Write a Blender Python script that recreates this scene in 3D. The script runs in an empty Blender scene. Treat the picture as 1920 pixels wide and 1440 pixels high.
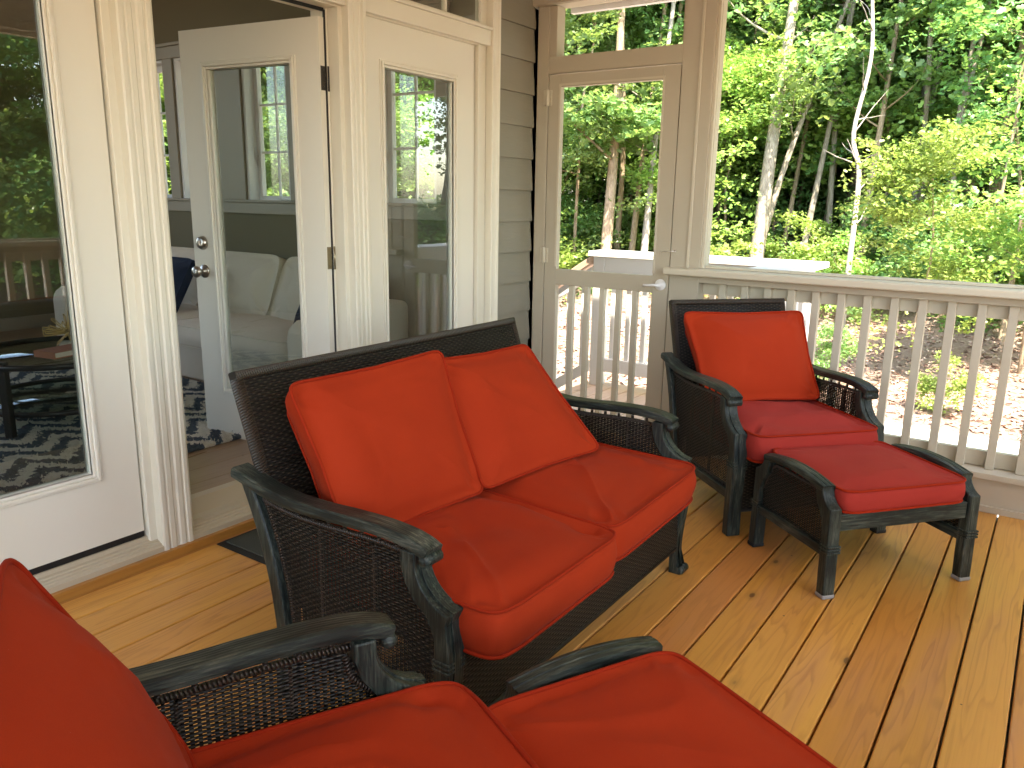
import bpy, math, random
import numpy as np
from mathutils import Vector, Matrix, noise
PI = math.pi
R = math.radians
random.seed(7)
C = bpy.context.scene.collection
S = bpy.context.scene

# ------------------------------------------------------------------ materials
class NT:
    def __init__(s, name):
        s.m = bpy.data.materials.new(name); s.m.use_nodes = True
        s.t = s.m.node_tree; s.t.nodes.clear()
        s.out = s.t.nodes.new('ShaderNodeOutputMaterial')
    def n(s, kind, props=None, **ins):
        nd = s.t.nodes.new('ShaderNode' + kind)
        for k, v in (props or {}).items(): setattr(nd, k, v)
        for k, v in ins.items(): s.set(nd, k, v)
        return nd
    def set(s, nd, k, v):
        k = k.replace('_', ' ')
        sock = nd.inputs[int(k[1:])] if (k[0] == 'i' and k[1:].isdigit()) else nd.inputs[k]
        if isinstance(v, bpy.types.NodeSocket): s.t.links.new(v, sock)
        elif isinstance(v, (tuple, list)) and sock.type == 'RGBA' and len(v) == 3: sock.default_value = (*v, 1)
        else: sock.default_value = v
    def math(s, op, a, b=0.0, c=None):
        nd = s.n('Math', dict(operation=op), i0=a, i1=b)
        if c is not None: s.set(nd, 'i2', c)
        return nd.outputs[0]
    def mix(s, f, a, b, bt='MIX'):
        nd = s.t.nodes.new('ShaderNodeMix'); nd.data_type = 'RGBA'; nd.blend_type = bt
        for i, v in ((0, f), (6, a), (7, b)):
            if isinstance(v, bpy.types.NodeSocket): s.t.links.new(v, nd.inputs[i])
            elif i == 0: nd.inputs[0].default_value = v
            else: nd.inputs[i].default_value = (*v[:3], 1)
        return nd.outputs[2]
    def ramp(s, f, stops):
        nd = s.t.nodes.new('ShaderNodeValToRGB'); e = nd.color_ramp.elements
        while len(e) < len(stops): e.new(.5)
        for el, (p, c) in zip(e, stops):
            el.position = p; el.color = (*c, 1) if isinstance(c, tuple) else (c, c, c, 1)
        s.t.links.new(f, nd.inputs[0]); return nd.outputs[0]
    def coord(s, which='Object', scale=(1, 1, 1), loc=(0, 0, 0), rot=(0, 0, 0)):
        tc = s.n('TexCoord'); mp = s.n('Mapping', Vector=tc.outputs[which], Scale=scale, Location=loc, Rotation=rot)
        return mp.outputs[0]
    def noise(s, vec, scale, detail=3, rough=.55, dist=0, out=0):
        return s.n('TexNoise', Vector=vec, Scale=scale, Detail=detail, Roughness=rough, Distortion=dist).outputs[out]
    def bump(s, h, strength=.3, dist=.002, normal=None):
        nd = s.n('Bump', Strength=strength, Distance=dist, Height=h)
        if normal is not None: s.set(nd, 'Normal', normal)
        return nd.outputs[0]
    def bsdf(s, **k):
        b = s.n('BsdfPrincipled', **k); s.t.links.new(b.outputs[0], s.out.inputs[0]); return b

def paint(name, col, rough=.45, grain=(8, 8, 8), bump=.15, dirt=.06):
    t = NT(name); v = t.coord(); a = t.noise(v, 3, 4); b = t.noise(t.coord(scale=grain), 12, 3)
    c = t.mix(t.math('MULTIPLY', a, dirt * 2), col, tuple(x * .72 for x in col))
    t.bsdf(Base_Color=c, Roughness=rough, Normal=t.bump(b, bump, .002)); return t.m

M = {}
M['white_paint'] = paint('white_paint', (.70, .665, .55), .42)
M['door_paint'] = paint('door_paint', (.73, .70, .60), .38, bump=.05)
M['trim_beige'] = paint('trim_beige', (.45, .40, .305), .5, grain=(3, 3, 3), bump=.3, dirt=.12)
M['rail_paint'] = paint('rail_paint', (.56, .51, .395), .5, grain=(2, 2, 2), bump=.35, dirt=.15)
M['outdoor_white'] = paint('outdoor_white', (.78, .77, .76), .5, grain=(3, 3, 3))
M['ceiling_white'] = paint('ceiling_white', (.74, .72, .68), .6)
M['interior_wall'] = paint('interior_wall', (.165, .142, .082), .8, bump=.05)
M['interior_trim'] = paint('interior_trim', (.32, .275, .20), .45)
M['dark_metal'] = paint('dark_metal', (.03, .026, .022), .35)
M['black_rubber'] = paint('black_rubber', (.006, .006, .006), .6)
M['gold'] = paint('gold', (.55, .38, .13), .3)
M['navy'] = paint('navy', (.006, .014, .035), .9, bump=.5)
M['roof'] = paint('roof', (.10, .09, .08), .8)

def metal(name, col, rough):
    t = NT(name); t.bsdf(Base_Color=col, Metallic=1.0, Roughness=rough, Normal=t.bump(t.noise(t.coord(), 60), .1, .001)); return t.m
M['nickel'] = metal('nickel', (.42, .38, .33), .28)
M['brass'] = metal('brass', (.30, .26, .17), .38)
M['sill_metal'] = paint('sill_metal', (.50, .43, .31), .35)
M['satin_silver'] = metal('satin_silver', (.75, .72, .68), .35)

def schlick(t, k=1.0):
    g = t.n('NewGeometry'); d = t.n('VectorMath', dict(operation='DOT_PRODUCT'), i0=g.outputs['Normal'], i1=g.outputs['Incoming']).outputs['Value']
    p = t.math('POWER', t.math('SUBTRACT', 1.0, t.math('ABSOLUTE', d)), 5.0)
    return t.math('MINIMUM', t.math('MULTIPLY', t.math('MULTIPLY_ADD', p, .95, .045), k), 1.0)
def m_glass(name, k):
    t = NT(name)
    f = schlick(t, k)
    tr = t.n('BsdfTransparent', Color=(.93, .96, .94)); gl = t.n('BsdfGlossy', Color=(1, 1, 1), Roughness=0.0,
        Normal=t.bump(t.noise(t.coord(), 2.2, 1), .02, .02))
    mx = t.n('MixShader', i0=f, i1=tr.outputs[0], i2=gl.outputs[0]); t.t.links.new(mx.outputs[0], t.out.inputs[0]); return t.m
M['glass'] = m_glass('double_pane_glass', 2.3); M['glass_plain'] = m_glass('window_glass', 1.0)
M['book_cover'] = paint('book_cover', (.34, .12, .05), .6)
def m_tglass():
    t = NT('table_glass')
    f = schlick(t, 1.2)
    tr = t.n('BsdfTransparent', Color=(.74, .82, .78)); gl = t.n('BsdfGlossy', Roughness=0.02)
    mx = t.n('MixShader', i0=f, i1=tr.outputs[0], i2=gl.outputs[0]); t.t.links.new(mx.outputs[0], t.out.inputs[0]); return t.m
M['table_glass'] = m_tglass()

def m_fabric(name, col, dark, weave=900):
    t = NT(name); v = t.coord()
    a = t.noise(v, 5, 4); f = t.noise(v, weave, 2); g = t.noise(v, 38, 3)
    lint = t.ramp(t.n('TexVoronoi', Vector=v, Scale=42.0).outputs[0], [(0.0, 1.0), (.035, 0.0)])
    c = t.mix(a, dark, col); c = t.mix(t.math('MULTIPLY', f, .45), c, tuple(x * .5 for x in dark))
    c = t.mix(t.math('MULTIPLY', lint, .16), c, (.8, .7, .6))
    h = t.math('ADD', t.math('MULTIPLY', f, .5), t.math('MULTIPLY', g, .8))
    t.bsdf(Base_Color=c, Roughness=.85, Specular_IOR_Level=.12, Sheen_Weight=.06, Sheen_Roughness=.4, Sheen_Tint=(1., .4, .3), Normal=t.bump(h, .22, .0022)); return t.m
M['red'] = m_fabric('red_fabric', (.45, .040, .0095), (.345, .027, .007))
M['red_sky_sheen'] = m_fabric('red_fabric_sky_sheen', (.42, .042, .030), (.33, .029, .021))  # same red cloth, with a pinkish sky reflection put into the colour
M['piping'] = m_fabric('piping_fabric', (.38, .026, .0055), (.28, .017, .004))
M['slipcover'] = m_fabric('slipcover_fabric', (.80, .71, .57), (.70, .61, .47))

def m_weave(name, pu, pv, open_):
    t = NT(name); tc = t.n('TexCoord'); sp = t.n('SeparateXYZ', Vector=tc.outputs['UV'])
    wob = t.math('MULTIPLY', t.math('SUBTRACT', t.noise(t.coord(), 30, 2), .5), pv * .55)
    u = t.math('DIVIDE', sp.outputs[0], pu); v = t.math('DIVIDE', t.math('ADD', sp.outputs[1], wob), pv)
    row = t.math('FLOOR', v); fv = t.math('FRACT', v); fu = t.math('FRACT', u)
    prof = t.math('SINE', t.math('MULTIPLY', fv, PI))
    over = t.math('COSINE', t.math('MULTIPLY', t.math('ADD', u, row), PI))
    o = t.math('MULTIPLY_ADD', over, .5, .5)
    h = t.math('MULTIPLY', prof, t.math('MULTIPLY_ADD', o, .7, .3))
    v3 = t.noise(t.coord(), 18, 3)
    base = t.mix(v3, (.042, .036, .026), (.115, .09, .062))
    rib = t.math('MULTIPLY_ADD', t.math('COSINE', t.math('MULTIPLY', u, 2 * PI)), .5, .5)
    hc = t.math('MULTIPLY', t.math('POWER', h, 1.6), t.math('MULTIPLY_ADD', rib, .75, .25))
    col = t.mix(hc, (.0015, .0013, .001), base)  # gap shade and strand highlights put into the colour by weave height
    b = t.bsdf(Base_Color=col, Roughness=.5, Specular_IOR_Level=.3, Normal=t.bump(h, .8, .005))
    if open_:
        gapv = t.math('LESS_THAN', prof, .74)
        gapu = t.math('LESS_THAN', t.math('ABSOLUTE', t.math('SUBTRACT', fu, .5)), t.math('MULTIPLY_ADD', t.noise(t.coord(), 11, 2), .45, .05))
        rnd = 1.0
        a = t.math('SUBTRACT', 1.0, t.math('MULTIPLY', t.math('MULTIPLY', gapv, gapu), rnd))
        t.set(b, 'Alpha', a)
    return t.m
M['weave'] = m_weave('wicker_weave', .015, .0075, False)
M['weave_open'] = m_weave('wicker_weave_open', .0135, .0075, True)
def m_wrap():
    t = NT('wicker_wrap'); tc = t.n('TexCoord'); sp = t.n('SeparateXYZ', Vector=tc.outputs['UV'])
    u = t.math('ADD', t.math('DIVIDE', sp.outputs[0], .0075), t.math('MULTIPLY', sp.outputs[1], 25.0))
    p = t.math('SINE', t.math('MULTIPLY', t.math('FRACT', u), PI))
    c = t.mix(p, (.004, .003, .0025), (.045, .028, .016))
    t.bsdf(Base_Color=c, Roughness=.42, Normal=t.bump(p, 1.0, .003)); return t.m
M['wrap'] = m_wrap()

def m_frame(name, sc):
    t = NT(name); v = t.coord(scale=sc)
    a = t.noise(v, 10, 6, .7); b = t.noise(t.coord(), 6, 3); 
    w = t.n('TexWave', dict(bands_direction='Y'), Vector=v, Scale=3.0, Distortion=3.0, Detail=3.0).outputs[0]
    f = t.math('ADD', t.math('MULTIPLY', a, .75), t.math('MULTIPLY', b, .35))
    c = t.ramp(f, [(.38, (.003, .005, .0045)), (.52, (.010, .016, .0135)), (.63, (.045, .055, .043)), (.75, (.14, .14, .105))])
    sp = t.ramp(t.n('TexVoronoi', Vector=t.coord(), Scale=55.0).outputs[0], [(0, 1.0), (.05, 0.0)])
    c = t.mix(t.math('MULTIPLY', sp, t.math('GREATER_THAN', b, .62)), c, (.6, .58, .52))
    t.bsdf(Base_Color=c, Roughness=.47, Specular_IOR_Level=.35, Normal=t.bump(t.math('ADD', a, t.math('MULTIPLY', w, .5)), .4, .0015)); return t.m
M['frame_x'] = m_frame('weathered_frame', (1, 14, 14))
M['frame_z'] = m_frame('weathered_frame_upright', (14, 14, 1))
M['frame_y'] = m_frame('weathered_frame_cross', (14, 1, 14))
M['foot'] = paint('worn_foot', (.38, .38, .36), .6, dirt=.8)

def m_pine(name, tint, rough=.38, knots=1.0, gs=1.0):
    t = NT(name); tc = t.n('TexCoord'); at = t.n('Attribute', dict(attribute_name='rnd'))
    r = at.outputs['Fac']
    off = t.n('CombineXYZ', X=t.math('MULTIPLY', r, 37.0), Y=t.math('MULTIPLY', r, 0.0), Z=t.math('MULTIPLY', r, 11.0)).outputs[0]
    p0 = t.n('VectorMath', dict(operation='ADD'), i0=tc.outputs['Object'], i1=off).outputs[0]
    st = t.n('Mapping', Vector=p0, Scale=(.55, 6.5, 6.5)).outputs[0]
    n1 = t.noise(st, 1.3, 3, .5)
    rings = t.math('FRACT', t.math('MULTIPLY', n1, 13.0))
    ring = t.ramp(rings, [(0, 0.0), (.55, .12), (.86, .9), (1, 0.0)])
    fine = t.noise(t.n('Mapping', Vector=p0, Scale=(3.0, 160, 160)).outputs[0], 1.0, 4, .6)
    patch = t.noise(t.n('Mapping', Vector=p0, Scale=(.8, 4.0, 4)).outputs[0], 1.5, 3)
    base = t.ramp(t.math('FRACT', t.math('MULTIPLY', r, 7.31)), [(0, tint[0]), (.4, tint[1]), (.75, tint[2]), (1, tint[0])])
    c = t.mix(t.math('MULTIPLY', ring, t.math('MULTIPLY_ADD', patch, 1.0, -.18)), base, tint[3])
    c = t.mix(t.math('MULTIPLY', t.math('SUBTRACT', fine, .45), .5), c, tint[3])
    c = t.mix(t.ramp(patch, [(.52, 0.0), (.8, .55)]), c, tint[4])
    # knots
    kd = t.n('TexVoronoi', Vector=t.n('Mapping', Vector=p0, Scale=(1.5, 3.1, .01)).outputs[0], Scale=1.9).outputs[0]
    kn = t.ramp(kd, [(0, 1.0), (.045, .9), (.065, .3), (.16, 0.0)])
    c = t.mix(t.math('MULTIPLY', kn, knots * .85), c, (.07, .032, .012))
    # nail heads / debris
    nb = t.n('TexVoronoi', Vector=t.n('Mapping', Vector=p0, Scale=(9, 9, .01)).outputs[0], Scale=1.0).outputs[0]
    c = t.mix(t.ramp(nb, [(0, .9), (.028, .9), (.036, 0.0)]), c, (.05, .03, .015))
    rg = t.math('MULTIPLY_ADD', patch, .25, rough - .16)
    t.bsdf(Base_Color=c, Roughness=rg, Specular_IOR_Level=.45, Normal=t.bump(t.math('ADD', t.math('MULTIPLY', ring, .3), fine), .12, .001)); return t.m
M['deck'] = m_pine('pine_deck', ((.60, .28, .052), (.70, .36, .082), (.55, .22, .058), (.28, .09, .015), (.52, .25, .13)))
M['landing'] = m_pine('landing_boards', ((.55, .38, .26), (.6, .42, .30), (.5, .36, .27), (.3, .2, .13), (.5, .4, .33)), .6)
M['laminate'] = m_pine('interior_floor_planks', ((.30, .20, .115), (.34, .23, .14), (.27, .18, .11), (.17, .11, .06), (.36, .27, .18)), .35, .3)
M['curb'] = m_pine('curb_board', ((.42, .19, .04), (.46, .21, .05), (.42, .19, .04), (.22, .08, .018), (.4, .2, .06)))

def m_siding():
    t = NT('lap_siding'); v = t.coord(scale=(1, 1, 9))
    a = t.noise(v, 9, 5, .6); b = t.noise(t.coord(), 2.5, 3)
    c = t.mix(b, (.215, .200, .150), (.255, .235, .180)); c = t.mix(t.math('MULTIPLY', a, .25), c, (.15, .135, .10))
    t.bsdf(Base_Color=c, Roughness=.6, Normal=t.bump(a, .5, .003)); return t.m
M['siding'] = m_siding()

def m_rug():
    t = NT('shag_rug'); v = t.coord()
    d = t.noise(v, 26, 4, .6, out=1)
    vv = t.n('VectorMath', dict(operation='ADD'), i0=v, i1=t.n('VectorMath', dict(operation='SCALE'), i0=d, Scale=.11).outputs[0]).outputs[0]
    sp = t.n('SeparateXYZ', Vector=vv)
    x = t.math('MULTIPLY', sp.outputs[0], 3.4); y = t.math('MULTIPLY', sp.outputs[1], 5.2)
    tri = t.math('ABSOLUTE', t.math('SUBTRACT', t.math('FRACT', x), .5))
    z = t.math('FRACT', t.math('ADD', y, t.math('MULTIPLY', tri, 2.1)))
    band = t.ramp(t.math('ABSOLUTE', t.math('SUBTRACT', z, .5)), [(.235, 0.0), (.275, 1.0)])
    f = t.noise(v, 140, 3)
    c = t.mix(band, (.58, .52, .40), (.045, .060, .078)); c = t.mix(t.math('MULTIPLY', f, .75), c, (.03, .03, .03), 'MIX')
    c = t.mix(band, t.mix(t.math('MULTIPLY', f, .5), (.95, .90, .76), (.60, .54, .42)), t.mix(f, (.03, .045, .06), (.17, .21, .24)))
    t.bsdf(Base_Color=c, Roughness=1.0, Normal=t.bump(t.math('ADD', f, t.math('MULTIPLY', t.noise(v, 45, 3), 1.0)), 1.0, .03)); return t.m
M['rug'] = m_rug()
def m_mat():
    t = NT('ribbed_mat'); v = t.coord()
    w = t.n('TexWave', dict(bands_direction='Y'), Vector=v, Scale=38.0, Distortion=.6).outputs[0]
    t.bsdf(Base_Color=t.mix(w, (.008, .011, .010), (.085, .10, .085)), Roughness=.8, Normal=t.bump(w, .8, .004)); return t.m
M['mat'] = m_mat()

def m_leaf(name, c1, c2, tr=.5):
    t = NT(name); g = t.n('NewGeometry'); oi = t.n('ObjectInfo')
    rp = t.n('Attribute', dict(attribute_name='rnd')).outputs['Fac']
    c = t.mix(rp, c1, c2)
    hs = t.n('HueSaturation', Hue=t.math('MULTIPLY_ADD', oi.outputs['Random'], .05, .475), Saturation=1.0,
             Value=t.math('MULTIPLY_ADD', oi.outputs['Random'], .5, .75), Color=c).outputs[0]
    d = t.n('BsdfPrincipled', Base_Color=hs, Roughness=.38, Specular_IOR_Level=.6)
    tl = t.n('BsdfTranslucent', Color=t.mix(.5, hs, (.34, .44, .07)))
    mx = t.n('MixShader', i0=tr, i1=d.outputs[0], i2=tl.outputs[0]); t.t.links.new(mx.outputs[0], t.out.inputs[0]); return t.m
M['leaf'] = m_leaf('maple_leaf', (.09, .225, .068), (.29, .45, .18))
M['leaf_dark'] = m_leaf('dark_leaf', (.11, .23, .072), (.27, .40, .155), .5)
M['leaf_yellow'] = m_leaf('yellow_green_leaf', (.17, .33, .06), (.38, .53, .16), .45)
def m_bark(name, c1, c2, sc=1):
    t = NT(name); v = t.coord(scale=(6 * sc, 6 * sc, 1.3)); a = t.noise(v, 4, 6, .7); b = t.noise(t.coord(), 1.5, 3)
    c = t.mix(t.ramp(a, [(.35, 0.0), (.65, 1.0)]), c1, c2); c = t.mix(t.math('MULTIPLY', b, .3), c, (.1, .12, .05))
    t.bsdf(Base_Color=c, Roughness=.9, Normal=t.bump(a, 1.0, .03)); return t.m
M['bark_pale'] = m_bark('pale_bark', (.20, .16, .125), (.46, .40, .33))
M['bark_tan'] = m_bark('tan_bark', (.22, .155, .10), (.50, .37, .26))
M['bark_dark'] = m_bark('dark_bark', (.11, .085, .06), (.28, .21, .15))
M['bark_dead'] = m_bark('dead_wood', (.27, .23, .20), (.50, .45, .40))
def m_ground():
    t = NT('mulch_ground'); v = t.coord()
    a = t.noise(v, 22, 6, .7); b = t.noise(v, 2.2, 4); f = t.noise(v, 90, 3, .7)
    c = t.mix(t.ramp(a, [(.35, 0.0), (.65, 1.0)]), (.26, .15, .115), (.52, .375, .305))
    c = t.mix(t.ramp(b, [(.45, 0.0), (.7, .6)]), c, (.54, .40, .33)); c = t.mix(t.math('MULTIPLY', f, .4), c, (.17, .09, .055))
    sp = t.n('SeparateXYZ', Vector=v)
    far = t.ramp(t.math('DIVIDE', t.n('VectorMath', dict(operation='LENGTH'), i0=v).outputs['Value'], 20.0), [(.74, 0.0), (.9, 1.0)])
    c = t.mix(far, c, (.13, .13, .055))
    t.bsdf(Base_Color=c, Roughness=.95, Normal=t.bump(t.math('ADD', a, f), 1.0, .03)); return t.m
M['ground'] = m_ground()
def m_conc():
    t = NT('concrete'); v = t.coord(); a = t.noise(v, 3, 5); b = t.noise(v, 60, 4)
    st = t.ramp(t.noise(t.coord(scale=(1, .5, 1)), 9, 4, .7), [(.56, 0.0), (.64, .5)])
    c = t.mix(a, (.50, .48, .46), (.62, .60, .58)); c = t.mix(t.math('MULTIPLY', st, .6), c, (.32, .28, .25))
    t.bsdf(Base_Color=c, Roughness=.85, Normal=t.bump(b, .4, .004)); return t.m
M['concrete'] = m_conc()
def m_litter():
    t = NT('leaf_litter'); rp = t.n('Attribute', dict(attribute_name='rnd')).outputs['Fac']
    t.bsdf(Base_Color=t.ramp(rp, [(0, (.17, .085, .058)), (.4, (.33, .205, .15)), (1, (.48, .36, .30))]), Roughness=.8); return t.m
M['litter'] = m_litter()

# ------------------------------------------------------------------ mesh builder
class MB:
    def __init__(s): s.v = []; s.f = []; s.uv = []; s.sm = []; s.rnd = None
    def quad(s, idx, uv=None, smooth=False): s.f.append(tuple(idx)); s.uv.append(uv); s.sm.append(smooth)
    def box(s, x0, x1, y0, y1, z0, z1, M_=None):
        b = len(s.v)
        for x in (x0, x1):
            for y in (y0, y1):
                for z in (z0, z1):
                    p = Vector((x, y, z)); s.v.append(M_ @ p if M_ else p)
        for q in ((0, 1, 3, 2), (4, 6, 7, 5), (0, 4, 5, 1), (2, 3, 7, 6), (0, 2, 6, 4), (1, 5, 7, 3)): s.quad([b + i for i in q])
        return s
    def beam(s, p, q, w, h, up=(0, 0, 1)):
        p = Vector(p); q = Vector(q); d = (q - p); L = d.length; d.normalize(); up = Vector(up)
        r = d.cross(up).normalized(); u = r.cross(d)
        m = Matrix((( d.x, r.x, u.x, p.x), (d.y, r.y, u.y, p.y), (d.z, r.z, u.z, p.z), (0, 0, 0, 1)))
        return s.box(0, L, -w / 2, w / 2, -h / 2, h / 2, m)
    def prism(s, pts, axis, a, b, M_=None):
        """extrude a closed outline; axis 'y': pts are (x,z); axis 'z': pts are (x,y); axis 'x': pts are (y,z)"""
        n = len(pts); o = len(s.v)
        for t in (a, b):
            for p, q in pts:
                c = {'y': (p, t, q), 'z': (p, q, t), 'x': (t, p, q)}[axis]; c = Vector(c)
                s.v.append(M_ @ c if M_ else c)
        s.quad([o + i for i in range(n)]); s.quad([o + n + i for i in reversed(range(n))])
        for i in range(n):
            j = (i + 1) % n; s.quad([o + i, o + n + i, o + n + j, o + j])
        return s
    def sweep(s, path, prof, side=(0, 1, 0), closed=False, smooth=True, scales=None, cap=True):
        """prof: list of (a along side, b along normal)."""
        path = [Vector(p) for p in path]; n = len(path); m = len(prof); o = len(s.v); L = 0.0; Ls = []
        side = Vector(side)
        for i, p in enumerate(path):
            if closed: t = path[(i + 1) % n] - path[i - 1]
            else: t = path[min(i + 1, n - 1)] - path[max(i - 1, 0)]
            t.normalize(); sd = (side - t * side.dot(t)).normalized(); nr = sd.cross(t) * -1
            nr = t.cross(sd) * -1
            if i: L += (path[i] - path[i - 1]).length
            Ls.append(L); k = scales[i] if scales else 1.0
            for a, b in prof: s.v.append(p + sd * a * k + nr * b * k)
        per = [0]
        for i in range(m): per.append(per[-1] + math.dist(prof[i], prof[(i + 1) % m]))
        for i in range(n if closed else n - 1):
            j = (i + 1) % n; l1 = Ls[i]; l2 = Ls[j] if j > i else L + .01
            for k in range(m):
                k2 = (k + 1) % m
                s.quad([o + i * m + k, o + i * m + k2, o + j * m + k2, o + j * m + k],
                       [(l1, per[k]), (l1, per[k + 1]), (l2, per[k + 1]), (l2, per[k])], smooth)
        if cap and not closed:
            s.quad([o + k for k in reversed(range(m))]); s.quad([o + (n - 1) * m + k for k in range(m)])
        return s
    def tube(s, path, r, n=8, side=(0, 0, 1), closed=False, scales=None):
        prof = [(r * math.cos(2 * PI * k / n), r * math.sin(2 * PI * k / n)) for k in range(n)]
        return s.sweep(path, prof, side, closed, True, scales)
    def lathe(s, prof, c=(0, 0, 0), axis='z', n=20, M_=None):
        o = len(s.v); m = len(prof)
        for i in range(n):
            a = 2 * PI * i / n
            for r, z in prof:
                p = Vector((r * math.cos(a), r * math.sin(a), z))
                if axis == 'y': p = Vector((p.x, p.z, p.y))
                if axis == 'x': p = Vector((p.z, p.x, p.y))
                p += Vector(c); s.v.append(M_ @ p if M_ else p)
        for i in range(n):
            j = (i + 1) % n
            for k in range(m - 1): s.quad([o + i * m + k, o + j * m + k, o + j * m + k + 1, o + i * m + k + 1], None, True)
        s.quad([o + i * m for i in reversed(range(n))]); s.quad([o + i * m + m - 1 for i in range(n)])
        return s
    def mesh(s, name, mat):
        me = bpy.data.meshes.new(name); me.from_pydata([tuple(v) for v in s.v], [], s.f)
        if any(u is not None for u in s.uv):
            uvl = me.uv_layers.new(name='UVMap'); buf = []
            for f, u in zip(s.f, s.uv): buf += [c for p in (u or [(0, 0)] * len(f)) for c in p]
            uvl.data.foreach_set('uv', buf)
        me.polygons.foreach_set('use_smooth', s.sm); me.materials.append(mat)
        if s.rnd is not None:
            at = me.attributes.new('rnd', 'FLOAT', 'POINT'); at.data.foreach_set('value', s.rnd)
        me.update(); return me

def link(name, me, parent=None, bevel=0, seg=2, recalc=True):
    o = bpy.data.objects.new(name, me); C.objects.link(o); o.parent = parent
    if recalc:
        import bmesh
        bm = bmesh.new(); bm.from_mesh(me); bmesh.ops.recalc_face_normals(bm, faces=bm.faces); bm.to_mesh(me); bm.free()
    if bevel:
        b = o.modifiers.new('bevel', 'BEVEL'); b.width = bevel; b.segments = seg; b.limit_method = 'ANGLE'; b.angle_limit = R(35)
        if seg > 1: b.harden_normals = False
    return o
def obj(name, mb, mat, parent=None, bevel=0, seg=2, recalc=True): return link(name, mb.mesh(name, M[mat]), parent, bevel, seg, recalc)
def thing(name, label, cat, loc=(0, 0, 0), rz=0, group=None):
    o = bpy.data.objects.new(name, None); C.objects.link(o); o.location = loc; o.rotation_euler = (0, 0, rz)
    return tag(o, label, cat, group)
def tag(o, label, cat, group=None, kind=None):
    if label: o['label'] = label
    if cat: o['category'] = cat
    if group: o['group'] = group
    if kind: o['kind'] = kind
    return o
def struct(o, label=None, cat=None): o['kind'] = 'structure'; return tag(o, label, cat)

# ------------------------------------------------------------------ camera
H = 1.36
cam = bpy.data.cameras.new('camera'); co = bpy.data.objects.new('camera', cam); C.objects.link(co); S.camera = co
cam.sensor_width = 36; cam.lens = 1484.76 / 1920 * 36; cam.clip_start = .02; cam.clip_end = 2000
yw, pt, rl = R(34.5606), R(13.1228), R(.95878)
f = Vector((math.cos(yw) * math.cos(pt), math.sin(yw) * math.cos(pt), -math.sin(pt)))
rt = Vector((math.sin(yw), -math.cos(yw), 0)); up = rt.cross(f)
r2 = rt * math.cos(rl) + up * math.sin(rl); u2 = up * math.cos(rl) - rt * math.sin(rl)
co.matrix_world = Matrix(((r2.x, u2.x, -f.x, 0), (r2.y, u2.y, -f.y, 0), (r2.z, u2.z, -f.z, H), (0, 0, 0, 1)))

# ------------------------------------------------------------------ light
w = bpy.data.worlds.new('World'); S.world = w; w.use_nodes = True
nt = w.node_tree; nt.nodes.clear()
sky = nt.nodes.new('ShaderNodeTexSky'); sky.sky_type = 'NISHITA'; sky.sun_disc = False
bg = nt.nodes.new('ShaderNodeBackground'); ow = nt.nodes.new('ShaderNodeOutputWorld')
nt.links.new(sky.outputs[0], bg.inputs[0]); nt.links.new(bg.outputs[0], ow.inputs[0])
SUN_EL = R(61); sx, sy = -.62, -.785
sky.sun_elevation = SUN_EL; sky.sun_rotation = math.atan2(sx, sy); sky.air_density = 1.0; sky.dust_density = 1.5
bg.inputs[1].default_value = .15
ld = bpy.data.lights.new('sun', 'SUN'); lo = bpy.data.objects.new('sun', ld); C.objects.link(lo)
ld.energy = 3.0; ld.angle = R(.5); ld.color = (1, .95, .86)
sd = Vector((sx * math.cos(SUN_EL), sy * math.cos(SUN_EL), math.sin(SUN_EL)))
lo.rotation_euler = sd.to_track_quat('Z', 'Y').to_euler(); lo.location = (0, 0, 20)
S.view_settings.view_transform = 'Standard'; S.view_settings.look = 'None'; S.view_settings.exposure = 3.1
S.view_settings.gamma = 1.0
S.view_settings.use_white_balance = True; S.view_settings.white_balance_temperature = 7400; S.view_settings.white_balance_tint = 10
S.cycles.max_bounces = 10; S.cycles.diffuse_bounces = 6; S.cycles.transparent_max_bounces = 24
S.cycles.sample_clamp_indirect = 12.0; S.cycles.use_denoising = True

# ------------------------------------------------------------------ deck floor
YH = 2.655; XR = 4.058
def boards(name, x0, x1, y0, y1, z1, pitch, gap, phase, mat, along='x', th=.03, joints=True, bev=.004):
    mb = MB(); rn = []
    a0, a1, b0, b1 = (x0, x1, y0, y1) if along == 'x' else (y0, y1, x0, x1)
    k = math.floor((b0 - phase) / pitch); rr = random.Random(hash(name) % 1000 if False else len(name) * 7)
    while phase + k * pitch < b1:
        lo_, hi = max(b0, phase + k * pitch + gap / 2), min(b1, phase + (k + 1) * pitch - gap / 2); k += 1
        if hi - lo_ < .01: continue
        cuts = [a0]
        if joints:
            c = a0 + rr.uniform(.8, 3.2)
            while c < a1 - .4: cuts.append(c); c += rr.uniform(1.8, 3.6)
        cuts.append(a1)
        for s0, s1 in zip(cuts, cuts[1:]):
            r = rr.random(); n0 = len(mb.v); s1 -= .0015
            b = bev
            prof = [(lo_, -th), (lo_, -b), (lo_ + b * .35, -b * .3), (lo_ + b, 0), (hi - b, 0), (hi - b * .35, -b * .3), (hi, -b), (hi, -th)]
            if along == 'x': mb.prism([(y, z1 + z) for y, z in prof], 'x', s0, s1)
            else: mb.prism([(x, z1 + z) for x, z in prof], 'y', s0, s1)
            rn += [r] * (len(mb.v) - n0)
    mb.rnd = rn
    return obj(name, mb, mat)
PX0, PY0 = -2.4, -.55
struct(boards('deck_floor', PX0, 4.12, PY0 - .05, 2.66, 0, .1414, .0065, .0898, 'deck', joints=False), 'sealed yellow pine deck boards of the screened porch', 'floor')
struct(obj('deck_gap_blocker', MB().box(PX0, 4.155, PY0 - .08, 2.66, -.27, -.05), 'bark_dark'))  # added solid dark slab that shuts out light under the board gaps

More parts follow.
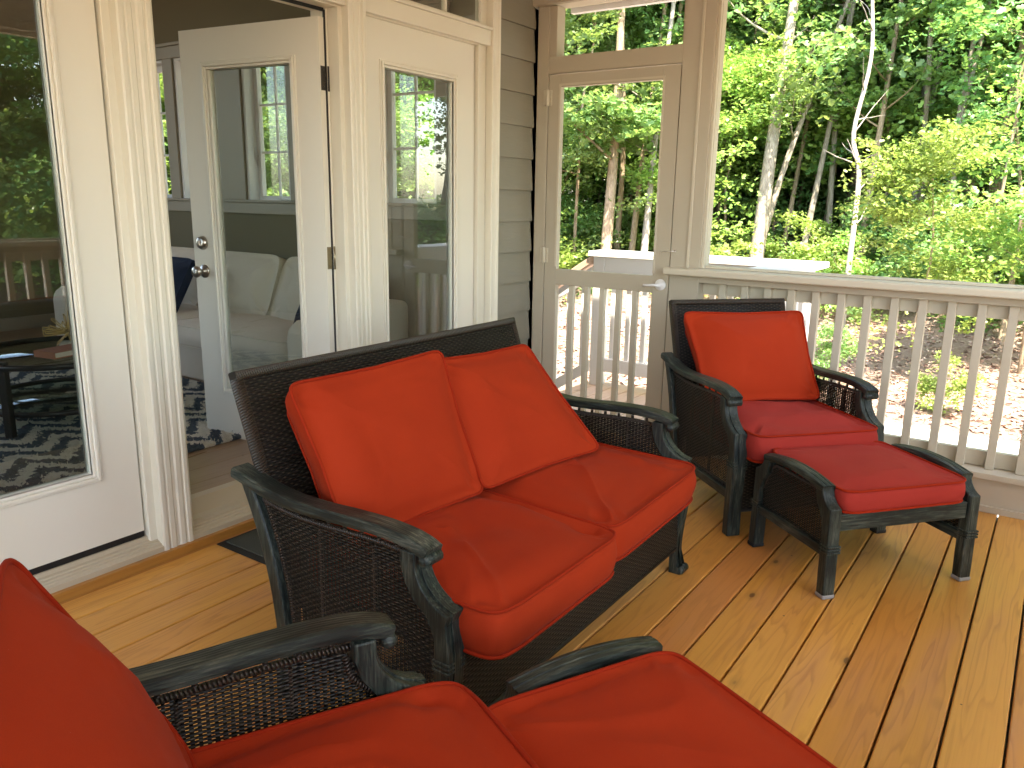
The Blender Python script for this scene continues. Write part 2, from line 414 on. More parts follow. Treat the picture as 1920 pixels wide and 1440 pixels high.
# ------------------------------------------------------------------ house
house = thing('house', 'house with beige lap siding, white trim and three glass doors opening onto the porch', 'house', (0, 2.655, 0))
hp = Vector((0, -2.655, 0))
def hobj(name, mb, mat, bevel=0, parent=None, seg=2):
    for i in range(len(mb.v)): mb.v[i] = Vector(mb.v[i]) + hp
    return obj(name, mb, mat, parent or house, bevel, seg)
# wall body: above doors, ends
mb = MB(); mb.box(-2.6, .60, 2.69, 2.83, -.4, 2.98).box(.60, 3.63, 2.70, 2.83, 2.80, 2.98).box(3.63, 4.16, 2.69, 2.83, -.4, 2.98)
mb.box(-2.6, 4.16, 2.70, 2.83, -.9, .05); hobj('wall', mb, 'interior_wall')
mb = MB(); mb2 = MB()
z = 2.304 - .178 * 13
while z < 2.80:
    mb.prism([(2.69, z), (2.664, z), (2.679, z + .182), (2.69, z + .182)], 'x', 3.69, 4.05)
    mb2.prism([(2.69, z), (2.664, z), (2.679, z + .182), (2.69, z + .182)], 'x', -2.6, .53)
    z += .178
hobj('siding', mb, 'siding'); hobj('siding', mb2, 'siding')
# casings (profiled)
def casing(mb, x0, x1, z0, z1, y=2.655, both=True):
    w = x1 - x0
    if both: pr = [(0, .05), (0, .004), (.006, 0), (.02, 0), (.024, .006), (.030, .006), (.034, .002), (w / 2 - .012, .002), (w / 2 - .006, .007), (w / 2 + .006, .007),
             (w / 2 + .012, .002), (w - .034, .002), (w - .030, .006), (w - .024, .006), (w - .02, 0), (w - .006, 0), (w, .004), (w, .05)]
    else: pr = [(0, .05), (0, .004), (.004, 0), (.014, 0), (.018, .006), (.028, .008), (w - .02, .003), (w - .012, -.004), (w, -.004), (w, .05)]
    mb.prism([(x0 + a, y + b) for a, b in pr], 'z', z0, z1)
mb = MB(); casing(mb, 1.549, 1.675, .036, 2.79); casing(mb, 2.583, 2.690, .036, 2.79); casing(mb, 3.626, 3.69, .036, 2.79, both=False)
casing(mb, .53, .63, .036, 2.79)
hobj('door_casing', mb, 'white_paint')
# jambs behind casings
mb = MB()
for x0, x1 in ((.60, .672), (1.512, 1.712), (2.553, 2.702), (3.548, 3.63)):
    mb.box(x0, x1, 2.765, 2.86, .05, 2.20)
    mb.box(x0 - .0 + (0 if x0 < 1 else .008), x1 - .008, 2.6985, 2.765, .05, 2.20)
for x0, x1 in ((.665, 1.549), (1.675, 2.59), (2.68, 3.63)): mb.box(x0, x1, 2.70, 2.86, 2.146, 2.20)
hobj('door_jamb', mb, 'white_paint', .003)
# transom bars and transom windows
mb = MB()
for x0, x1 in ((.63, 1.549), (1.675, 2.583), (2.690, 3.626)):
    mb.box(x0, x1, 2.668, 2.6985, 2.150, 2.226); mb.box(x0, x1, 2.657, 2.72, 2.2265, 2.242)
hobj('transom_bar', mb, 'white_paint', .003)
for x0, x1 in ((.63, 1.549), (1.675, 2.583), (2.690, 3.626)):
    mb = MB(); mb.box(x0, x0 + .05, 2.70, 2.74, 2.243, 2.80).box(x1 - .05, x1, 2.70, 2.74, 2.243, 2.80).box(x0 + .05, x1 - .05, 2.70, 2.74, 2.243, 2.262).box(x0 + .05, x1 - .05, 2.70, 2.74, 2.76, 2.80)
    tw = hobj('transom_window', mb, 'white_paint', .003)
    mb = MB(); n = 3; W_ = (x1 - x0 - .10) / n
    for k in range(1, n): mb.box(x0 + .05 + k * W_ - .009, x0 + .05 + k * W_ + .009, 2.708, 2.73, 2.262, 2.76)
    mb.box(x0 + .05, x1 - .05, 2.710, 2.728, 2.50, 2.518)
    hobj('muntin', mb, 'white_paint', parent=tw)
    hobj('pane', MB().box(x0 + .05, x1 - .05, 2.716, 2.722, 2.262, 2.76), 'glass', parent=tw)
# thresholds
mb = MB()
for x0, x1 in ((.63, 1.549), (1.675, 2.583), (2.690, 3.626)):
    mb.prism([(2.658, .036), (2.658, .056), (2.672, .060), (2.674, .064), (2.684, .066), (2.686, .070), (2.697, .072), (2.699, .077), (2.712, .080), (2.716, .092), (2.75, .096), (2.83, .132), (2.87, .134), (2.87, .036)], 'x', x0, x1)
hobj('threshold', mb, 'sill_metal')
mb = MB().box(.672, 1.512, 2.722, 2.76, .094, .118); hobj('door_sweep', mb, 'black_rubber')

def rect_frame(mb, x0, x1, z0, z1, w, y0, y1):
    mb.box(x0 - w, x0, y0, y1, z0 - w, z1 + w).box(x1, x1 + w, y0, y1, z0 - w, z1 + w).box(x0, x1, y0, y1, z0 - w, z0).box(x0, x1, y0, y1, z1, z1 + w)
def moulding(mb, x0, x1, z0, z1, yf, sgn):
    """stepped glazing bead around the opening, standing proud of face yf towards sgn"""
    rect_frame(mb, x0, x1, z0, z1, .012, *sorted((yf - sgn * .012, yf + sgn * .004)))
    rect_frame(mb, x0 - .0121, x1 + .0121, z0 - .0121, z1 + .0121, .013, *sorted((yf - sgn * .010, yf + sgn * .013)))
    rect_frame(mb, x0 - .0252, x1 + .0252, z0 - .0252, z1 + .0252, .009, *sorted((yf - sgn * .010, yf + sgn * .006)))
def door_leaf(x0, gx0, gx1, x1, z0, z1, gz0=.389, gz1=1.945, yext=0, yint=.045, label=None, hw=True):
    mb = MB(); y0, y1 = sorted((yext, yint))
    mb.box(x0, gx0, y0, y1, z0, z1).box(gx1, x1, y0, y1, z0, z1).box(gx0, gx1, y0, y1, z0, gz0).box(gx0, gx1, y0, y1, gz1, z1)
    d = obj('door', mb, 'door_paint', house, 0)
    if label: d['label'] = label
    mb = MB(); moulding(mb, gx0, gx1, gz0, gz1, yext, -1 if yext < yint else 1); moulding(mb, gx0, gx1, gz0, gz1, yint, 1 if yext < yint else -1)
    obj('moulding', mb, 'door_paint', d, .003, 2)
    ym = (yext + yint) / 2
    obj('pane', MB().box(gx0, gx1, ym - .003, ym + .003, gz0, gz1), 'glass', d)
    return d
d1 = door_leaf(.672, .837, 1.344, 1.512, .118, 2.146, label='closed white door with a full glass pane, nearest the camera'); d1.location = (0, 2.72 - 2.655, 0)
d3 = door_leaf(2.702, 2.863, 3.372, 3.548, .118, 2.146, label='closed white door with a full glass pane behind the loveseat'); d3.location = (0, 2.72 - 2.655, 0)
d2 = door_leaf(0, .168, .675, .84, .128, 2.108, gz0=.395, gz1=1.928, yext=.045, yint=0, label='white glass door swung open into the living room')
d2.location = (2.556, 2.772 - 2.655, 0); d2.rotation_euler = (0, 0, R(98))
# knob and deadbolt on both faces, hinges
for zc, knob in ((.985, True), (1.125, False)):
    for s in (1, -1):
        mb = MB()
        yb = .045 if s > 0 else 0
        T = lambda pts: [(r_, yb + s * z_) for r_, z_ in pts]
        if knob: mb.lathe(T([(.0, 0), (.033, 0), (.033, .005), (.028, .009), (.012, .011), (.011, .03), (.018, .036), (.027, .044), (.029, .054), (.025, .063), (.012, .067), (0, .067)]), (.775, 0, zc), 'y', 24)
        else: mb.lathe(T([(.0, 0), (.034, 0), (.034, .006), (.027, .020), (.022, .022), (0, .022)]), (.775, 0, zc), 'y', 24)
        if not knob: mb.box(.771, .779, yb + s * .02 if s > 0 else -.032, yb + .032 if s > 0 else -.02, zc - .011, zc + .011)
        obj('door_knob' if knob else 'deadbolt', mb, 'nickel', d2)
def hinge(mat, zc, lab):
    mb = MB()
    mb.box(-.0025, .0, .002, .040, zc - .05, zc + .05)      # leaf on the door edge (faces the opening)
    mb.lathe([(0, -.052), (.0065, -.052), (.0065, .052), (0, .052)], (-.006, -.004, zc), 'z', 12)
    ca, sa = math.cos(R(-98)), math.sin(R(-98))
    # leaf on the jamb: world plane x = const -> local
    for dz in (-.034, -.012, .012, .034):
        mb.lathe([(0, 0), (.0045, 0), (.0045, -.0015), (0, -.0015)], (-.0025, .014 + (.012 if abs(dz) > .02 else 0), zc + dz), 'x', 10)
    h = obj('hinge', mb, mat, d2); h['label'] = lab
    mb = MB().box(2.5495, 2.5525, 2.775, 2.815, zc - .05, zc + .05)
    for dz in (-.034, -.012, .012, .034): mb.lathe([(0, 0), (.0045, 0), (.0045, -.0015), (0, -.0015)], (2.5495, 2.79 + (.012 if abs(dz) > .02 else 0), zc + dz), 'x', 10)
    hobj('hinge_leaf', mb, mat)
hinge('dark_metal', 1.86, 'dark upper hinge of the open door'); hinge('brass', 1.085, 'brass coloured middle hinge of the open door'); hinge('brass', .31, 'brass coloured lowest hinge of the open door')
mb = MB().box(2.545, 2.553, 2.766, 2.774, .13, 2.14).box(1.712, 2.545, 2.766, 2.774, 2.132, 2.146); hobj('weatherstrip', mb, 'black_rubber')
# east corner board and east wall outside
mb = MB().box(4.06, 4.172, 2.690, 2.80, -.9, 3.0); hobj('corner_board', mb, 'outdoor_white')
# interior
mb = MB().box(-2.6, 4.02, 2.86, 7.73, .10, .122); rn = None
hobj('subfloor', mb, 'bark_dark')
fl = boards('interior_floor', -1.5, 4.02, 2.87, 7.73, .134, .165, .002, 0, 'laminate', th=.01, bev=.001); struct(fl, 'brown wood plank floor of the living room', 'floor')
WZ0, WZ1 = 1.335, 2.370
wins = [(3.42, 3.86), (4.10, 4.53), (4.82, 5.237), (5.67, 6.09), (6.32, 6.75)]
mb = MB(); mb.box(4.02, 4.16, 2.83, 7.85, -.9, WZ0 - .05).box(4.02, 4.16, 2.83, 7.85, WZ1 + .05, 3.4)
ys = 2.83
for a, b in wins: mb.box(4.02, 4.16, ys, a - .05, WZ0 - .05, WZ1 + .05); ys = b + .05
mb.box(4.02, 4.16, ys, 7.85, WZ0 - .05, WZ1 + .05)
mb.box(-1.5, 4.02, 7.73, 7.85, -.9, 1.3).box(-1.5, 4.02, 7.73, 7.85, 3.0, 3.4).box(-1.62, -1.5, 2.83, 7.85, -.9, .9).box(-1.62, -1.5, 2.83, 7.85, 2.5, 3.4).box(-1.62, -1.5, 2.83, 4.4, .9, 2.5).box(-1.62, -1.5, 5.5, 7.85, .9, 2.5).box(2.75, 4.02, 7.73, 7.85, 1.3, 3.0).box(-1.5, -.6, 7.73, 7.85, 1.3, 3.0).box(1.4, 1.55, 7.73, 7.85, 1.3, 3.0)  # unseen west and north openings, added to let light into the room
mb.box(-1.5, 4.02, 2.83, 2.86, 2.95, 3.4)
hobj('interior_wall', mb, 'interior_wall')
hobj('interior_ceiling', MB().box(-1.62, 4.16, 2.83, 7.85, 3.402, 3.5), 'ceiling_white')
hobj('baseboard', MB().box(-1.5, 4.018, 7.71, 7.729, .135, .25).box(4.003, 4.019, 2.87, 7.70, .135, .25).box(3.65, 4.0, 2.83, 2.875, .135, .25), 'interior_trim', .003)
mb = MB()
mb.box(3.998, 4.0195, 3.27, 6.97, WZ0 - .115, WZ0 - .031).box(3.975, 4.0195, 3.25, 6.99, WZ0 - .03, WZ0 - .0105).box(4.0, 4.0195, 3.27, 6.97, WZ1 + .051, WZ1 + .14).box(3.985, 4.0195, 3.25, 6.99, WZ1 + .141, WZ1 + .165)
ed = [3.27] + [v for a, b in wins for v in (a - .05, b + .05)] + [6.97]
for i in range(0, len(ed), 2): mb.box(4.002, 4.0195, ed[i], ed[i + 1], WZ0 - .01, WZ1 + .0505)
hobj('window_trim', mb, 'interior_trim', .003)
for a, b in wins:
    mb = MB()
    mb.box(4.0205, 4.159, a - .049, a - .02, WZ0 - .049, WZ1 + .049).box(4.0205, 4.159, b + .02, b + .049, WZ0 - .049, WZ1 + .049)
    mb.box(4.0205, 4.159, a - .0195, b + .0195, WZ0 - .049, WZ0 - .03).box(4.0205, 4.159, a - .0195, b + .0195, WZ1 + .03, WZ1 + .049)
    rect_frame_ = None
    mb.box(4.105, 4.145, a - .0195, a + .02, WZ0 - .0295, WZ1 + .0295).box(4.105, 4.145, b - .02, b + .0195, WZ0 - .0295, WZ1 + .0295)
    mb.box(4.105, 4.145, a + .0205, b - .0205, WZ0 - .0295, WZ0 + .02).box(4.105, 4.145, a + .0205, b - .0205, WZ1 - .02, WZ1 + .0295)
    wo = hobj('interior_window', mb, 'outdoor_white', .002)
    mb = MB(); ym = (a + b) / 2; mb.box(4.118, 4.134, ym - .008, ym + .008, WZ0 + .02, WZ1 - .02)
    for k in (1, 2): zz = WZ0 + (WZ1 - WZ0) * k / 3; mb.box(4.119, 4.133, a + .02, ym - .0085, zz - .008, zz + .008).box(4.119, 4.133, ym + .0085, b - .02, zz - .008, zz + .008)
    hobj('muntin', mb, 'outdoor_white', parent=wo)
    hobj('pane', MB().box(4.124, 4.128, a + .02, b - .02, WZ0 + .02, WZ1 - .02), 'glass_plain', parent=wo)
    mb = MB(); yc = a + .13; mb.box(4.05, 4.104, yc - .035, yc + .035, WZ0 - .029, WZ0 - .006).tube([(4.06, yc + .01, WZ0 - .004), (4.03, yc, WZ0 + .004), (4.015, yc - .05, WZ0 + .002), (4.01, yc - .07, WZ0 - .008)], .006, 8)
    hobj('crank_handle', mb, 'outdoor_white', parent=wo)
    mb = MB(); mb.box(4.098, 4.105, b + .001, b + .017, 1.58, 1.66).tube([(4.092, b + .009, 1.60), (4.08, b + .012, 1.65), (4.085, b + .014, 1.72)], .005, 8)
    hobj('window_latch', mb, 'satin_silver', parent=wo)
# roof over the living room and eave on the east side
mb = MB(); mb.prism([(2.40, 3.52), (9.2, 3.52), (9.2, 3.62), (2.40, 3.62)], 'x', -2.9, 4.75)
mb.box(4.165, 4.72, 2.90, 8.6, 3.46, 3.515)
hobj('roof', mb, 'roof')
mb = MB().box(4.176, 4.70, 2.86, 8.6, 3.30, 3.36); hobj('eave', mb, 'outdoor_white')
mb = MB().box(-2.6, 4.16, 2.70, 2.83, 2.985, 3.52); hobj('gable_wall', mb, 'siding')

# ------------------------------------------------------------------ porch roof and screened railing walls
pr = thing('porch_roof', 'white boarded ceiling and shingled roof over the screened porch', 'roof', (1, 1, 2.76))
mb = MB()
for k in range(27): y = -.62 - .41 + k * .1365; mb.box(PX0 - 1.1, 3.05 + .05, y - 1.0 + .001, y - 1.0 + .1355, .0, .02)
obj('ceiling', mb, 'ceiling_white', pr, .002, 1)
for o_ in (pr,): pass
mb = MB().box(-3.9, 3.42, -2.62, 1.652, .15, .23); obj('roofing', mb, 'roof', pr)  # unseen south overhang lengthened to keep sun off the deck
mb = MB().box(3.172, 3.36, -2.5, 1.62, -.29, -.25).box(3.361, 3.40, -2.6, 1.625, -.32, .149).box(-3.9, 3.36, -2.60, -2.56, .02, .149)
obj('fascia', mb, 'outdoor_white', pr)

def rail_wall(name, label, M_, L, posts, door=None):
    """local: x along the wall from its left end, y 0 = inner post face, + = outwards; z up."""
    t = thing(name, label, 'railing'); t.matrix_world = M_
    d1_ = door[1] if door else 0
    for (a, b) in posts:
        mb = MB(); mb.box(a, b, 0, .092, .0, 2.42); obj('post', mb, 'trim_beige', t, .003)
    inner = [(posts[i][1], posts[i + 1][0]) for i in range(len(posts) - 1)]
    mb = MB()
    for (a, b) in inner:
        if door and a < door[0] + .05: continue
        # screen stops round the opening
        for x0, x1 in ((a + .0005, a + .02), (b - .02, b - .0005)): mb.box(x0, x1, .030, .085, 1.018, 2.42)
        mb.box(a + .0205, b - .0205, .030, .085, 2.395, 2.42).box(a + .0205, b - .0205, .035, .085, 1.0175, 1.030)
    obj('screen_stop', mb, 'rail_paint', t, .002)
    s = d1_ - .008 if door else -.0
    mb = MB(); mb.box(-.05, L + .05, -.012, .11, 2.42, 2.75).box(-.05, L + .05, -.03, -.0125, 2.422, 2.475); obj('header', mb, 'trim_beige', t, .004)
    mb = MB(); mb.prism([(-.072, .985), (-.068, .980), (.125, .980), (.128, .985), (.128, 1.012), (.122, 1.0165), (-.066, 1.0165), (-.072, 1.010)], 'x', s, L); obj('rail_cap', mb, 'rail_paint', t, .003)
    sub = MB(); kick = MB(); led = MB(); out = MB()
    for (a, b) in inner:
        if door and a < door[0] + .05: continue
        sub.box(a, b, .002, .032, .942, .9795)
        out.box(a, b, .071, .105, .875, .9795).box(a, b, .071, .105, .19, .262)
        led.box(a, b, -.035, .115, .158, .187)
        kick.box(a, b, -.005, .02, .012, .1575).box(a, b, -.022, -.0055, .0, .03)
        n = int(round((b - a) / .1215)); 
        for k in range(1, n):
            # spacing measured from the photograph's rail: .1215 m
            x = a + k * (b - a) / n
            obj('baluster', MB().box(x - .018, x + .018, .0335, .0695, .1875, .955), 'rail_paint', t, .002, 1)
    obj('top_rail', sub, 'trim_beige', t, .002); obj('outer_rail', out, 'rail_paint', t, .002); obj('bottom_ledge', led, 'rail_paint', t, .003); obj('kick_board', kick, 'rail_paint', t, .002)
    return t
# east wall: local x runs -Y from the house; local y -> +X
ME = Matrix(((0, 1, 0, XR), (-1, 0, 0, 2.655), (0, 0, 1, 0), (0, 0, 0, 1)))
ew = rail_wall('screen_wall', 'beige screened porch wall with a screen door and balustrade behind the armchair', ME, 3.2, [(.0, .075), (.889, 1.058), (3.10, 3.20)], door=(.075, .889))
# door frame, head and transom opening
mb = MB().box(.0755, .889, .0, .092, 2.060, 2.150).box(.0755, .125, .004, .088, 2.1505, 2.4195).box(.870, .8885, .03, .085, 2.1505, 2.4195); obj('door_head', mb, 'trim_beige', ew, .003)
mb = MB().box(1.0582, 1.075, .012, .09, 1.018, 2.4195).box(.985, 1.0, -.008, -.0005, 1.018, 2.4195); obj('post_trim', mb, 'rail_paint', ew, .002)
dz0, dz1 = .015, 2.053; dx0, dx1 = .080, .884
mb = MB(); mb.box(dx0, dx0 + .082, .004, .040, dz0, dz1).box(dx1 - .097, dx1, .004, .040, dz0, dz1)
gx0, gx1 = dx0 + .0822, dx1 - .0972
mb.box(gx0, gx1, .004, .040, 1.985, dz1).box(gx0, gx1, .004, .040, .868, .960).box(gx0, gx1, .004, .040, dz0, .105)
sd_ = obj('screen_door', mb, 'trim_beige', ew, .003)
mb = MB()
for x0, x1 in ((gx0 - .012, gx0 - .001), (gx1 + .001, gx1 + .012)): mb.box(x0, x1, .0005, .0038, .975, 1.992)
mb.box(gx0 - .012, gx1 + .012, .0005, .0038, 1.9925, 2.003); obj('screen_bead', mb, 'rail_paint', sd_)
for k in range(1, 6):
    x = gx0 + k * (gx1 - gx0) / 6; obj('baluster', MB().box(x - .016, x + .016, .008, .038, .1055, .8675), 'rail_paint', sd_, .002, 1)
for zc in (1.93, 1.038, .25):
    mb = MB().box(dx0 - .030, dx0 - .003, -.004, -.0002, zc - .042, zc + .042).box(dx0 + .003, dx0 + .024, -.001, .0035, zc - .042, zc + .042).lathe([(0, -.044), (.011, -.044), (.011, .044), (0, .044)], (dx0, -.008, zc), 'z', 14)
    for dz in (-.022, 0, .022): mb.lathe([(0, 0), (.006, 0), (.006, -.003), (0, -.003)], (dx0 + .02, -.001, zc + dz), 'y', 10)
    obj('hinge', mb, 'rail_paint', sd_, .001, 1)
mb = MB().lathe([(0, .004), (.031, .004), (.031, -.002), (.026, -.008), (.012, -.010), (.011, -.034), (0, -.036)], (dx1 - .045, 0, .915), 'y', 24)
mb.tube([(dx1 - .045, -.030, .915), (dx1 - .07, -.034, .914), (dx1 - .11, -.032, .910), (dx1 - .135, -.028, .909)], .0075, 10, scales=[1.2, 1.0, .85, .8]); obj('lever_handle', mb, 'outdoor_white', sd_)
mb = MB().tube([(dx1 - .05, -.006, 1.098), (dx1 - .0, -.012, 1.10), (dx1 + .03, -.006, 1.102)], .0024, 6).tube([(dx1 - .05, .004, 1.098), (dx1 - .05, -.009, 1.098), (dx1 - .05, -.009, 1.072)], .0022, 6).lathe([(0, .004), (.006, .003), (.006, -.008), (0, -.009)], (dx1 + .032, 0, 1.102), 'y', 8)
obj('hook_latch', mb, 'satin_silver', ew)
MS = Matrix(((-1, 0, 0, XR - .1), (0, -1, 0, PY0), (0, 0, 1, 0), (0, 0, 0, 1)))
rail_wall('south_screen_wall', 'beige screened porch wall with balustrade, seen reflected in the door glass', MS, 6.2, [(.0, .001), (1.5, 1.6), (3.1, 3.2), (4.7, 4.8), (6.1, 6.2)])
MW = Matrix(((0, -1, 0, PX0), (1, 0, 0, PY0 + .0), (0, 0, 1, 0), (0, 0, 0, 1)))
rail_wall('west_screen_wall', 'beige screened porch wall with balustrade behind the camera', MW, 3.2, [(.0, .1), (1.6, 1.7), (3.1, 3.2)])
mb = MB().box(1.70, 2.60, -.0, .03, 0, .035)
cb = MB().box(-2.6, 4.02, 2.636, 2.690, .0, .036); cb.rnd = [.42] * 8; struct(obj('curb_board', cb, 'curb', None, .003), 'stained wood strip along the foot of the house wall', 'board')
# doormat
dm = thing('doormat', 'dark ribbed doormat with a grey rim in front of the open door', 'doormat', (2.20, 2.45, .001))
mb = MB().box(-.455, .455, -.135, .170, .0, .004); obj('rim', mb, 'weave_rim' if 'weave_rim' in M else 'black_rubber', dm, .002, 1)
mb = MB().box(-.425, .425, -.11, .148, .0042, .009); obj('pile', mb, 'mat', dm, .002, 1)

# ------------------------------------------------------------------ landing, stairs
struct(boards('landing_deck', 4.165, 5.36, 1.28, 2.93, -.012, .1414, .006, 0, 'landing', joints=False), 'pale boards of the landing outside the screen door', 'floor')
struct(obj('landing_frame', MB().box(4.18, 5.34, 1.30, 2.91, -.22, -.045).box(5.2, 5.3, 1.32, 1.42, -.9, -.22).box(5.2, 5.3, 2.80, 2.90, -.9, -.22), 'outdoor_white'))
lr = thing('landing_railing', 'white painted railing with a wide cap round the landing outside the screen door', 'railing', (5.25, 2.1, 0))
def lobj(name, mb, parent=lr, bev=.003):
    for i in range(len(mb.v)): mb.v[i] = Vector(mb.v[i]) - Vector((5.25, 2.1, 0))
    return obj(name, mb, 'outdoor_white', parent, bev, 1)
lobj('cap', MB().box(5.17, 5.42, 1.255, 2.90, .962, 1.0)); lobj('cap', MB().box(4.17, 5.169, 1.255, 1.49, .962, 1.0))
for a, b, c, d in ((5.22, 5.31, 2.79, 2.88), (5.22, 5.31, 1.31, 1.40), (4.18, 4.26, 1.31, 1.40)): lobj('post', MB().box(a, b, c, d, -.012, .961))
[lobj('rail', MB().box(*q)) for q in ((5.225, 5.262, 1.401, 2.789, .845, .961), (5.225, 5.262, 1.401, 2.789, .10, .20), (4.261, 5.219, 1.36, 1.395, .845, .961), (4.261, 5.219, 1.36, 1.395, .10, .20))]
for k in range(11): y = 1.40 + (k + .5) * 1.389 / 11; lobj('baluster', MB().box(5.263, 5.30, y - .018, y + .018, .11, .93))
for k in range(7): x = 4.261 + (k + .5) * .958 / 7; lobj('baluster', MB().box(x - .018, x + .018, 1.322, 1.359, .11, .93))
st = thing('stairs', 'white railed stairs going down from the landing beside the house', 'stairs', (4.75, 2.93, -.9))
def sobj(name, mb, mat='outdoor_white', bev=.003):
    for i in range(len(mb.v)): mb.v[i] = Vector(mb.v[i]) - Vector((4.75, 2.93, -.9))
    return obj(name, mb, mat, st, bev, 1)
for k in range(4):
    z = -.012 - .178 * (k + 1); y = 2.935 + .27 * k; m_ = MB().box(4.25, 5.24, y, y + .28, z - .03, z); m_.rnd = [.3 * k] * 8; sobj('tread', m_, 'landing')
sl = .178 / .27
m_ = MB()
for x in (4.20, 5.245): m_.prism([(2.932, -.05), (4.15, -.05 - 1.218 * sl), (4.15, -.9), (3.95, -.9), (2.932, -.32)], 'x', x, x + .035)
sobj('stringer', m_)
m_ = MB(); m_.prism([(2.90, .955), (2.90, .90), (4.10, .90 - 1.2 * sl), (4.10, .955 - 1.2 * sl)], 'x', 5.19, 5.32); m_.rnd = [.5] * 8; sobj('handrail', m_, 'landing')
m_ = MB(); m_.prism([(2.90, .88), (2.90, .80), (4.10, .80 - 1.2 * sl), (4.10, .88 - 1.2 * sl)], 'x', 5.225, 5.26).prism([(2.90, .17), (2.90, .08), (4.10, .08 - 1.2 * sl), (4.10, .17 - 1.2 * sl)], 'x', 5.225, 5.26); sobj('rail', m_)
for k in range(9): y = 2.98 + k * .125; sobj('baluster', MB().prism([(y - .018, .13 - (y - 2.9) * sl), (y + .018, .13 - (y - 2.9) * sl), (y + .018, .82 - (y - 2.9) * sl), (y - .018, .82 - (y - 2.9) * sl)], 'x', 5.262, 5.298))
sobj('post', MB().box(5.22, 5.31, 4.10, 4.19, -.9, .35))

# ------------------------------------------------------------------ woven garden furniture (local x = towards the front, y = sitter's left)
PR_ARM = [(-.031, -.004), (-.029, .006), (-.022, .0085), (-.0145, .0095), (-.012, .0055), (-.0095, .0098), (0.0, .0103), (.0095, .0098), (.012, .0055), (.0145, .0095), (.022, .0085), (.029, .006), (.031, -.004), (.030, -.018), (.024, -.022), (-.024, -.022), (-.030, -.018)]
def spline(pts, n=6):
    """Catmull-Rom through pts (tuples)"""
    P = [Vector(p) for p in pts]; P = [P[0] * 2 - P[1]] + P + [P[-1] * 2 - P[-2]]; o = []
    for i in range(1, len(P) - 2):
        for k in range(n):
            t = k / n; a, b, c, d = P[i - 1:i + 3]
            o.append(.5 * ((2 * b) + (c - a) * t + (2 * a - 5 * b + 4 * c - d) * t * t + (3 * b - a - 3 * c + d) * t ** 3))
    o.append(P[-2]); return o
ARM_TOP = [(-.755, .630), (-.70, .618), (-.62, .600), (-.52, .591), (-.42, .592), (-.318, .598), (-.22, .601), (-.14, .597), (-.095, .588), (-.068, .577)]
BACK_EDGE = [(-.722, .606), (-.690, .54), (-.655, .45), (-.625, .34), (-.606, .22), (-.600, .12), (-.606, .05), (-.618, 0)]
def lerp_curve(pts, key, at, val):
    pts = sorted(pts, key=lambda p: p[key])
    if at <= pts[0][key]: return pts[0][val]
    for a, b in zip(pts, pts[1:]):
        if a[key] <= at <= b[key]: return a[val] + (b[val] - a[val]) * (at - a[key]) / (b[key] - a[key] + 1e-9)
    return pts[-1][val]
